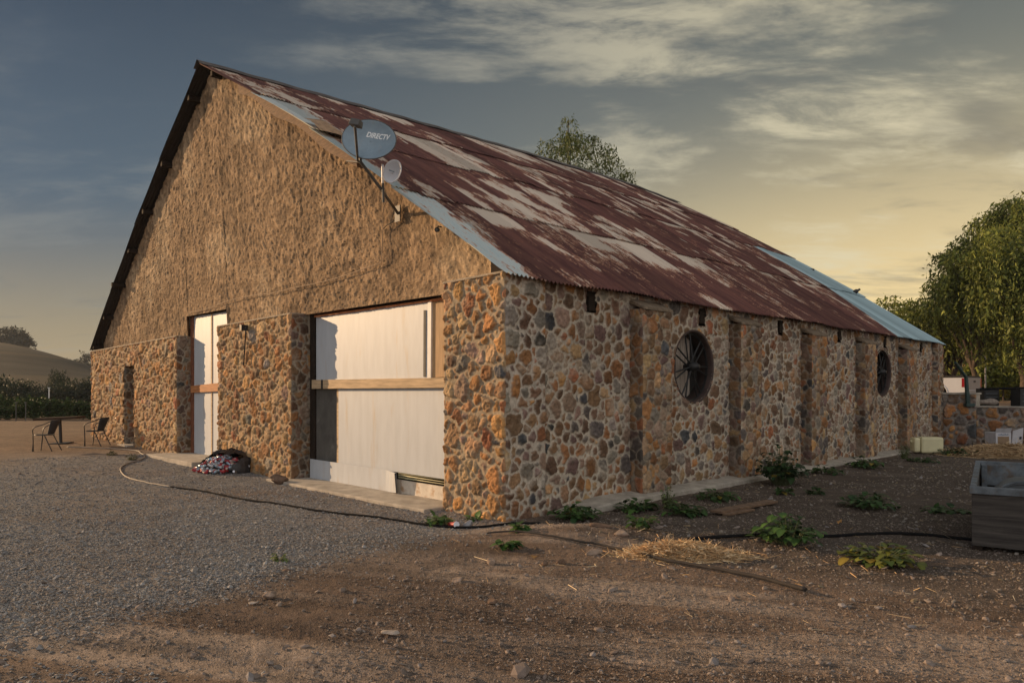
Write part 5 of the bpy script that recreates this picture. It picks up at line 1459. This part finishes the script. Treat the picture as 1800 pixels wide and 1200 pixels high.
def build_dish():
    foot = bw(wallp(700, 376, .05))
    elbow = ray(634, 285, 10.55); c = ray(648, 245, 10.35)
    T = thing('satellite_dish', 'large grey oval satellite dish with white lettering on a bent pole', 'satellite dish', foot)
    o0 = foot.copy(); R = lambda p: Vector(p) - o0
    kx = ray(668, 330, 10.95)
    MB().tube([R(foot), R(kx), R(elbow), R(elbow + Vector((-.01, .0, .16)))], .024, 10).build('mast', M['steelgrey'], T, smooth_=False)
    # foot plate and struts
    f_ = MB(); nrm = (BM.to_3x3() @ Vector((-1, 0, 0))).normalized(); up = Vector((0, 0, 1)); sd_ = nrm.cross(up)
    q = [foot + sd_ * a + up * b for a, b in ((-.07, -.13), (.07, -.13), (.07, .13), (-.07, .13))]
    f_.hexa([R(p) for p in q], [R(p + nrm * .02) for p in q]); f_.build('foot_plate', M['steelgrey'], T)
    MB().tube([R(elbow), R(bw((.02, t_at(608, 0) + .02, z_at(606, 283, 0))))], .012, 8).build('side_strut', M['steelgrey'], T)
    # reflector
    n = Vector((-.30, -.90, .12)).normalized(); r0 = Vector((.96, -.30, -.29)); r_ = (r0 - n * r0.dot(n)).normalized(); u_ = r_.cross(n) * -1
    if u_.z < 0: u_ = -u_
    A, B = .455, .29; nr_, na = 14, 48; V = []; Fc = []
    for i in range(nr_ + 1):
        k = i / nr_
        for j in range(na):
            a = 2 * PI * j / na; V.append(R(c + r_ * A * k * math.cos(a) + u_ * B * k * math.sin(a) + n * (.075 * (k * k - 1))))
    Fc = [(i * na + j, i * na + (j + 1) % na, (i + 1) * na + (j + 1) % na, (i + 1) * na + j) for i in range(nr_) for j in range(na)]
    o = mesh_np('reflector', np.array([tuple(v) for v in V]), np.array(Fc), M['dish'], T)
    MB().tube([R(c + r_ * A * math.cos(2 * PI * j / 48) + u_ * B * math.sin(2 * PI * j / 48)) for j in range(49)], .008, 6).build('reflector_rim', M['steelgrey'], T, smooth_=True)
    so = o.modifiers.new('solid', 'SOLIDIFY'); so.thickness = .006
    MB().tube([R(c - n * .09), R(c - n * .16), R(elbow + Vector((-.01, 0, .16)))], .035, 8).build('back_bracket', M['steelgrey'], T)
    # feed arm and head
    base = ray(629, 283, 10.45); head = ray(624, 222, 9.75)
    MB().tube([R(elbow), R(base), R(head)], .018, 8).build('feed_arm', M['steelgrey'], T)
    hb = MB(); ax = [r_ * .5 + Vector((.02, 0, -.1)), Vector((0, -1, 0)), u_]
    a1 = (r_ * 1.0).normalized(); a3 = (u_ - a1 * u_.dot(a1)).normalized(); a2 = a1.cross(a3)
    ce = ray(626, 217, 9.8)
    lo = [ce + a1 * x + a2 * y + a3 * -.045 for x, y in ((-.085, -.06), (.085, -.06), (.085, .06), (-.085, .06))]
    hi = [ce + a1 * x + a2 * y + a3 * .05 for x, y in ((-.07, -.05), (.07, -.05), (.07, .05), (-.07, .05))]
    hb.hexa([R(p) for p in lo], [R(p) for p in hi]); hb.build('feed_head', M['steelgrey'], T, bevel=.012)
    # lettering
    cu = bpy.data.curves.new('lettering', 'FONT'); cu.body = 'DIRECTV'; cu.size = .105; cu.shear = .25; cu.offset = .003; cu.align_x = 'LEFT'; cu.extrude = .0008
    to = bpy.data.objects.new('tmp', cu); C.objects.link(to); bpy.context.view_layer.update()
    me = bpy.data.meshes.new_from_object(to.evaluated_get(bpy.context.evaluated_depsgraph_get())); bpy.data.objects.remove(to)
    def onto(x, y, lift=.006):
        k2 = (x / A) ** 2 + (y / B) ** 2; return R(c + r_ * x + u_ * y + n * (.075 * (k2 - 1) + lift))
    for v in me.vertices:
        v.co = onto(-.105 + v.co.x * .95, .055 + v.co.y * .95, .006 + v.co.z)
    me.materials.clear(); me.materials.append(M['mark']); lo_ = bpy.data.objects.new('lettering', me); C.objects.link(lo_); lo_.parent = T
    # striped globe mark
    gm = MB(); g0x, g0y, gr = -.165, .09, .045
    for k in range(5):
        y0 = gr * (-.85 + .38 * k); y1 = y0 + gr * .24; N = 8
        for i in range(N):
            def xs(y, u): w_ = math.sqrt(max(0, gr * gr - y * y)); return -w_ + 2 * w_ * u
            cv = lambda u: -.25 * gr * math.sin(PI * u)
            q = [onto(g0x + xs(y0, i / N), g0y + y0 + cv(i / N)), onto(g0x + xs(y0, (i + 1) / N), g0y + y0 + cv((i + 1) / N)),
                 onto(g0x + xs(y1, (i + 1) / N), g0y + y1 + cv((i + 1) / N)), onto(g0x + xs(y1, i / N), g0y + y1 + cv(i / N))]
            gm.add(q, [(0, 1, 2, 3)])
    gm.build('globe_mark', M['mark'], T)
    # small white dish
    T2 = thing('small_dish_antenna', 'small round white dish antenna on a short pole beside the large dish', 'antenna', ray(672, 330, 10.9))
    o1 = Vector(T2.location); R2 = lambda p: Vector(p) - o1
    MB().tube([R2(ray(674, 356, 11.0)), R2(ray(673, 318, 10.9))], .020, 10).tube([R2(ray(673, 318, 10.9)), R2(ray(672.5, 288, 10.88))], .015, 10).build('mast', M['steelgrey'], T2)
    MB().tube([R2(ray(673, 322, 10.9)), R2(ray(672.5, 290, 10.86))], .019, 10).build('radio_body', M['dishwhite'], T2)
    c2 = ray(689, 301, 10.75); n = Vector((.22, -.93, -.10)).normalized(); n = (n + Vector((-.75, 0, .1))).normalized() if False else Vector((-.38, -.90, .18)).normalized()
    r_ = n.cross(Vector((0, 0, 1))).normalized(); u_ = r_.cross(n)
    if u_.z < 0: u_ = -u_
    A = .185; V = []
    for i in range(9):
        k = i / 8
        for j in range(36):
            a = 2 * PI * j / 36; V.append(R2(c2 + (r_ * math.cos(a) * .86 + u_ * math.sin(a)) * A * k + n * (.05 * (k * k - 1))))
    Fc = [(i * 36 + j, i * 36 + (j + 1) % 36, (i + 1) * 36 + (j + 1) % 36, (i + 1) * 36 + j) for i in range(8) for j in range(36)]
    o = mesh_np('reflector', np.array([tuple(v) for v in V]), np.array(Fc), M['dishwhite'], T2); so = o.modifiers.new('solid', 'SOLIDIFY'); so.thickness = .008
    ax = u_ * .35 + r_ * .94
    MB().tube([R2(c2 - ax * .04 + n * .0), R2(c2 + ax * .045 + n * .012)], .009, 6).build('feed', M['dish'], T2)
    MB().tube([R2(c2 - n * .055), R2(ray(673, 308, 10.9))], .02, 8).build('bracket', M['dishwhite'], T2)
    # cable
    pts = [(680, 352), (674, 368), (673, 400), (672, 430), (671, 452), (669, 462), (655, 467), (635, 474), (600, 486), (560, 497), (520, 505), (480, 515), (440, 520), (400, 529), (372, 540), (352, 545), (334, 549)]
    P = [bw(wallp(x, y, .065 + .008 * math.sin(k * 2.1))) for k, (x, y) in enumerate(pts)]
    t = thing('aerial_cable', 'thin cable drooping from the dishes across the stucco to the narrow door', 'cable', P[0])
    MB().tube([p - P[0] for p in smooth_path(P, 6)], .008, 6).build('wire', M['cable'], t, smooth_=True)
    Q = [bw(wallp(x, y, .065)) - P[0] for x, y in ((698, 384), (688, 391), (679, 397), (674, 402))]
    MB().tube(smooth_path(Q, 5), .007, 6).build('branch_wire', M['black'], t)
    # camera
    p = bw(wallp(776, 399, .05)); t = thing('security_camera', 'tiny black security camera on the stucco under the roof edge', 'camera', p)
    nrm = (BM.to_3x3() @ Vector((-1, 0, 0))).normalized()
    MB().tube([(0, 0, 0), nrm * .06, nrm * .08 + Vector((0, 0, -.03))], .012, 8).build('bracket', M['black'], t)
    dd = Vector((0, -.95, -.2)).normalized(); MB().tube([nrm * .08 + Vector((0, .04, -.045)), nrm * .08 + Vector((0, .04, -.045)) + dd * .12], .036, 14).build('camera_body', M['black'], t)
    MB().disc(nrm * .08 + Vector((0, .04, -.045)) + dd * .122, dd, .02, .006, 14).build('lens', M['drum'], t)


build_dish()

# pigeon and vent on the far roof edge
p = ray(1503, 513, 24.6); t = thing('pigeon', 'small dark bird perched on the far edge of the roof', 'bird', p)
mb = MB(); mb.lathe([(.001, -.16), (.03, -.15), (.045, -.08), (.075, 0), (.07, .07), (.04, .12), (.034, .14), (.042, .165), (.035, .19), (.001, .205)], 14, M=Matrix.Rotation(rad(62), 3, 'Y'))
mb.build('body', M['black'], t, smooth_=True); MB().tube([(-.02, .02, -.03), (-.02, .02, -.14)], .006, 5).tube([(-.02, -.02, -.03), (-.02, -.02, -.14)], .006, 5).build('legs', M['darkwood'], t)
p = ray(1426, 475, 25.6); t = thing('roof_bracket', 'small dark metal bracket standing on the roof edge left of the bird', 'bracket', p)
MB().box(-.09, .10, -.04, .04, -.05, .05).box(-.10, -.06, -.03, .03, -.12, 0).build('plate', M['darkwood'], t, bevel=.01)


# ------------------------------------------------------------------ low wall and the yard at the right
lw = thing('low_stone_wall', 'low fieldstone retaining wall running right from the end of the barn', 'wall', (BX, BY, 0), math.atan2(BS, BC))
kk = dict(rmax=.22, rmin=.06, gap=.05, weights=np.array([1, 2, 2, .5, 1.5, 3, 3, 2, 1, 1, .4, 2, 2]), mortar=(.24, .21, .185), proud=.05)
stone_face('stone_wall', steps(0, 7.5, .026, .026), steps(-.15, 1.21, .026, .026), lambda u, v, h: (19.42 - h, -1.02 - u, v), 160, lw, flip=False, **kk)
stone_face('stone_wall', steps(0, .98, .026, .026), steps(-.15, 1.60, .026, .026), lambda u, v, h: (19.36 - h, -.06 - u, v), 161, lw, flip=False, **kk)
MB().box(19.40, 19.86, -1.03, -.06, .0, 1.60).box(19.46, 19.86, -8.5, -1.03, .0, 1.20).build('wall_core', M['concrete'], lw)
MB().box(19.33, 19.92, -1.06, -.10, 1.60, 1.66).box(19.38, 19.92, -8.52, -1.06, 1.20, 1.245).build('coping', M['concrete'], lw, bevel=.012)

# bent arm post
t = thing('bent_steel_arm', 'dark bent steel arm standing on the low wall beside the pickup', 'steel arm', ray(1702, 712, 22.6))
o0 = Vector(t.location)
MB().tube([ray(1702, 714, 22.6) - o0, ray(1700, 690, 22.6) - o0, ray(1698, 661, 22.6) - o0], [.075, .062, .055], 8).build('upright', M['greenpost'], t)
MB().tube([ray(1699, 664, 22.6) - o0, ray(1679, 637, 22.4) - o0], .048, 8).build('jib', M['greenpost'], t)
MB().box(-.10, .16, -.09, .09, -.04, .06).build('foot', M['greenpost'], t, bevel=.01)
# sack
V = []; rg = np.random.RandomState(3)
q = ray(1736, 708, 22.9); t = thing('cement_sack', 'limp brown sack lying on top of the low wall', 'sack', (q.x, q.y, 1.26))
mb = MB(); n, m_ = 20, 10
for i in range(n + 1):
    u = -1 + 2 * i / n; w = (1 - abs(u) ** 3) ** .5
    for j in range(m_):
        a = 2 * PI * j / m_; V.append((u * .34, math.cos(a) * .15 * w, .10 + .10 * math.sin(a) * w * (1 + .25 * math.sin(u * 4)) - .0))
f = [(i * m_ + j, (i + 1) * m_ + j, (i + 1) * m_ + (j + 1) % m_, i * m_ + (j + 1) % m_) for i in range(n) for j in range(m_)]
mesh_np('sack_body', np.array(V), np.array(f), M['sack'], t)
# crates behind the wall
def crate(px0, px1, Y, top, label, zb=1.12, m='black'):
    x0 = (px0 - CX) / F * Y; x1 = (px1 - CX) / F * Y; t = thing('black_crate', label, 'crate', ((x0 + x1) / 2, Y, zb), 0, 'black crates behind the low wall')
    w = (x1 - x0) / 2; h = top - zb
    mb = MB(); th = .02
    mb.box(-w, w, -.25, .25, 0, .03); mb.box(-w, w, -.25, -.25 + th, .03, h); mb.box(-w, w, .25 - th, .25, .03, h); mb.box(-w, -w + th, -.25 + th, .25 - th, .03, h); mb.box(w - th, w, -.25 + th, .25 - th, .03, h)
    mb.build('crate_body', M[m], t)
    r = MB()
    for k in range(3): r.box(-w * .8, w * .8, -.262, -.252, h * (.3 + .2 * k), h * (.3 + .2 * k) + .025)
    r.build('rib', M['drum'], t); MB().box(-w - .015, w + .015, -.27, -.252, h - .05, h).build('lip', M[m], t)
crate(1723, 1748, 27.0, 1.79, 'ribbed black crate behind the brown sack')
crate(1785, 1822, 26.0, 1.78, 'plain black crate cut by the right edge of the picture')
p0, p1 = ray(1722, 683.5, 26.6), ray(1830, 681.5, 25.6)
tag(MB().tube([p0, p1], .045, 8).build('black_pipe', M['blackplastic'], None), 'straight black pipe resting across the tops of the two crates', 'pipe')

# cream container
q = at(1629, 797); t = thing('plastic_container', 'cream plastic container lying on its side by the far end of the wall', 'container', (q.x, q.y, q.z), rad(-6))
mb = MB().box(-.20, .38, -.16, .22, .02, .46); mb.build('container_body', M['cream'], t, bevel=.05)
MB().box(-.375, -.205, -.13, .20, .04, .44).build('container_neck', M['cream'], t, bevel=.05)
MB().tube([(-.37, .03, .33), (-.42, .03, .33)], .045, 14).build('screw_cap', M['cream'], t)
# carton
q = at(1757, 788); t = thing('cardboard_box', 'open white cardboard box leaning against the low wall', 'box', (q.x, q.y - .1, q.z + .02), rad(4))
w, dp, h = .30, .22, .50
mb = MB().box(-.36, .12, -dp, -dp + .012, 0, h - .03).box(-.36, -.348, -dp + .012, dp, 0, h - .03).box(.108, .12, -dp + .012, dp, 0, h).box(-.348, .108, dp - .012, dp, 0, h - .03).box(-.348, .108, -dp + .012, dp - .012, 0, .012)
mb.build('box_body', M['card'], t)
fl = MB(); fl.hexa([(.13, -dp, 0.04), (.42, -dp - .05, .10), (.42, -dp - .03, .10), (.13, -dp + .02, .04)], [(.16, -dp - .02, h + .02), (.44, -dp - .07, h + .12), (.44, -dp - .05, h + .12), (.16, -dp, h + .02)]); fl.build('flap', M['card'], t)
fl = MB(); fl.hexa([(-.36, -dp + .012, h - .03), (.12, -dp + .012, h - .03), (.12, -dp + .024, h - .03), (-.36, -dp + .024, h - .03)], [(-.38, -dp - .05, h + .10), (.10, -dp - .05, h + .11), (.10, -dp - .038, h + .11), (-.38, -dp - .038, h + .10)]); fl.build('flap', M['card'], t)
MB().box(-.30, .05, -dp - .005, -dp - .001, .15, .36).build('brown_panel', M['brownlabel'], t)
g = MB(); [g.box(-.28 + .04 * k, -.255 + .04 * k, -dp - .004, -dp - .001, .40, .425 + .008 * (k % 3)) for k in range(8)]; g.build('print', M['inkblue'], t)
g = MB(); g.hexa([(.33, -dp - .06, .28), (.38, -dp - .07, .28), (.38, -dp - .06, .28), (.33, -dp - .05, .28)], [(.335, -dp - .066, .36), (.385, -dp - .076, .36), (.385, -dp - .066, .36), (.335, -dp - .056, .36)]); g.build('print', M['ink'], t)

# plywood bin in the right foreground
d1 = Vector((.83, -.56, 0)).normalized(); L1, L2, Hb = 1.35, 2.35, .70
q = at(1708, 966); t = thing('plywood_bin', 'weathered plywood harvest bin with grey blue rim at the right edge', 'bin', (q.x, q.y, q.z), math.atan2(d1.y, d1.x))
MB().box(0, L1, 0, .03, .05, Hb - .07).build('front_board', M['binwood'], t, bevel=.006)
MB().box(0, .03, .031, L2, .05, Hb - .07).build('side_board', M['binwood'], t)
MB().box(L1 - .03, L1, .031, L2, .05, Hb - .07).build('side_board', M['binwood'], t)
MB().box(.031, L1 - .031, L2 - .03, L2, .05, Hb - .0).build('back_board', M['binwood'], t)
MB().box(.031, L1 - .031, .031, L2 - .031, .05, .08).build('bin_floor', M['binwood'], t)
MB().box(0, .10, 0, L2, 0, .045).box(L1 - .1, L1, 0, L2, 0, .045).build('skid', M['darkwood'], t)
MB().box(-.02, L1 + .02, -.02, .05, Hb - .07, Hb + .01).build('front_rim', M['blueframe'], t, bevel=.006)
rm = MB(); rm.hexa([(-.015, .05, Hb - .07), (.04, .05, Hb - .07), (.04, L2, Hb + .02), (-.015, L2, Hb + .02)], [(-.015, .05, Hb + .01), (.04, .05, Hb + .01), (.04, L2, Hb + .10), (-.015, L2, Hb + .10)]); rm.build('side_rim', M['blueframe'], t)
MB().box(-.015, L1 + .02, L2 - .04, L2 + .02, Hb + .0, Hb + .10).box(.05, L1, L2 - .10, L2 - .05, Hb - .22, Hb + .06).build('back_rim', M['blueframe'], t, bevel=.006)
MB().box(.06, .12, L2 - .16, L2 - .11, .1, Hb + .05).build('corner_stay', M['blueframe'], t)
q2 = Vector(t.location) + d1 * .48 + Vector((-d1.y, d1.x, 0)) * .62
dm = thing('steel_drum', 'dusty round drum lying inside the plywood bin', 'drum', (q2.x, q2.y, t.location.z + .42), math.atan2(d1.y, d1.x))
MB().lathe([(.001, -.32), (.31, -.32), (.335, -.30), (.335, .28), (.31, .30), (.30, .285), (.001, .27)], 40, M=Matrix.Rotation(rad(90), 3, 'X')).build('drum_body', M['drum'], dm, smooth_=False)
MB().lathe([(.325, .30), (.345, .30), (.345, .27), (.325, .27), (.325, .30)], 40, M=Matrix.Rotation(rad(90), 3, 'X')).build('drum_rim', M['blueframe'], dm, smooth_=False)
q3 = Vector(t.location) + d1 * .95 + Vector((-d1.y, d1.x, 0)) * 1.1
tag(MB().tube([q3 + Vector((-.35, .35, .66)), q3 + Vector((.45, -.75, .60))], .05, 10).build('grey_pipe', M['blueframe'], None, smooth_=True), 'grey pipe lying slantwise in the plywood bin', 'pipe')


# ------------------------------------------------------------------ pickup behind the low wall
def pickup():
    fw = Vector((-.65, .76, 0)).normalized(); corner = Vector(((1697 - CX) / F * 30, 30, 1.12))
    right = Vector((fw.y, -fw.x, 0))                       # to the truck's right; the corner is its left rear
    org = corner + right * .95
    T = thing('pickup_truck', 'white pickup parked behind the low wall, seen from its left rear', 'pickup', org, math.atan2(fw.y, fw.x))
    # local: +x forward, +y left
    def side_profile():
        pts = [(0, .52), (0, 1.12), (1.95, 1.12), (2.0, 1.14), (2.2, 1.72), (3.35, 1.74), (3.95, 1.16), (5.1, 1.08), (5.25, .95), (5.25, .45)]
        arch = []
        for cx_ in (4.35, 1.15):
            for k in range(9):
                a = PI * k / 8; arch.append((cx_ + .46 * math.cos(a), .45 + .44 * math.sin(a)))
        return pts + arch
    pr = side_profile(); n = len(pr); mb = MB()
    mb.v = [(x, .95 if z < 1.2 else .95 - .18 * (z - 1.12) / .6, z) for x, z in pr] + [(x, -.95 if z < 1.2 else -.95 + .18 * (z - 1.12) / .6, z) for x, z in pr]
    import bmesh
    me = bpy.data.meshes.new('body'); bm = bmesh.new(); vs = [bm.verts.new(v) for v in mb.v]
    bm.faces.new(vs[:n]); bm.faces.new(vs[n:][::-1])
    for i in range(n): bm.faces.new((vs[i], vs[i + n], vs[(i + 1) % n + n], vs[(i + 1) % n]))
    bmesh.ops.recalc_face_normals(bm, faces=bm.faces); bmesh.ops.triangulate(bm, faces=[f for f in bm.faces if len(f.verts) > 4]); bm.to_mesh(me); bm.free(); me.materials.append(M['truckwhite'])
    o = bpy.data.objects.new('body', me); C.objects.link(o); o.parent = T
    MB().box(.02, 1.96, -.97, .97, 1.122, 1.20).build('bed_cover', M['black'], T, bevel=.01)
    MB().box(-.03, -.002, -.80, .80, .62, 1.12).build('tailgate', M['truckgrey'], T, bevel=.008)
    MB().box(-.05, -.031, -.15, .05, .93, 1.0).build('tailgate_handle', M['black'], T)
    MB().box(-.16, -.03, -.93, .93, .42, .58).build('rear_bumper', M['truckgrey'], T, bevel=.02)
    for sy in (-1, 1):
        MB().box(-.025, .14, sy * .88 - .085, sy * .88 + .085, .72, 1.10).build('tail_light', M['red'], T, bevel=.01)
        mb = MB().hexa([(2.3, sy * .945, 1.2), (3.3, sy * .945, 1.2), (3.3, sy * .95, 1.2), (2.3, sy * .95, 1.2)], [(2.38, sy * .80, 1.64), (3.2, sy * .80, 1.64), (3.2, sy * .81, 1.64), (2.38, sy * .81, 1.64)]); mb.build('side_window', M['black'], T)
        for cx_ in (1.15, 4.35):
            w = MB().lathe([(.2, -.12), (.33, -.12), (.37, -.08), (.37, .08), (.33, .12), (.2, .12)], 24, origin=(cx_, sy * .86, .37), M=Matrix.Rotation(rad(90), 3, 'X')).build('wheel', M['tyre'], T)
            MB().disc((cx_, sy * .95, .37), (0, 1, 0), .20, .05, 18).build('rim', M['drum'], w)
        arc = MB().tube([(1.15 + .49 * math.cos(PI * k / 12), sy * .955, .45 + .47 * math.sin(PI * k / 12)) for k in range(13)], .02, 5); arc.build('wheel_arch', M['truckwhite'], T)
    MB().hexa([(2.03, -.84, 1.2), (2.04, .84, 1.2), (2.05, .84, 1.2), (2.04, -.84, 1.2)], [(2.18, -.72, 1.66), (2.18, .72, 1.66), (2.2, .72, 1.66), (2.2, -.72, 1.66)]).build('rear_window', M['black'], T)


pickup()


# ------------------------------------------------------------------ the evening air
hm = bpy.data.materials.new('haze'); hm.use_nodes = True; ht = hm.node_tree; ht.nodes.clear()
hv = ht.nodes.new('ShaderNodeVolumePrincipled'); hv.inputs['Color'].default_value = (.80, .84, .90, 1); hv.inputs['Density'].default_value = 0.0003
ho = ht.nodes.new('ShaderNodeOutputMaterial'); ht.links.new(hv.outputs[0], ho.inputs['Volume'])
tag(MB().box(-652, 652, -652, 652, -1.2, 36).build('haze', hm), 'thin evening haze over the yard and the hills', 'haze', kind='stuff')
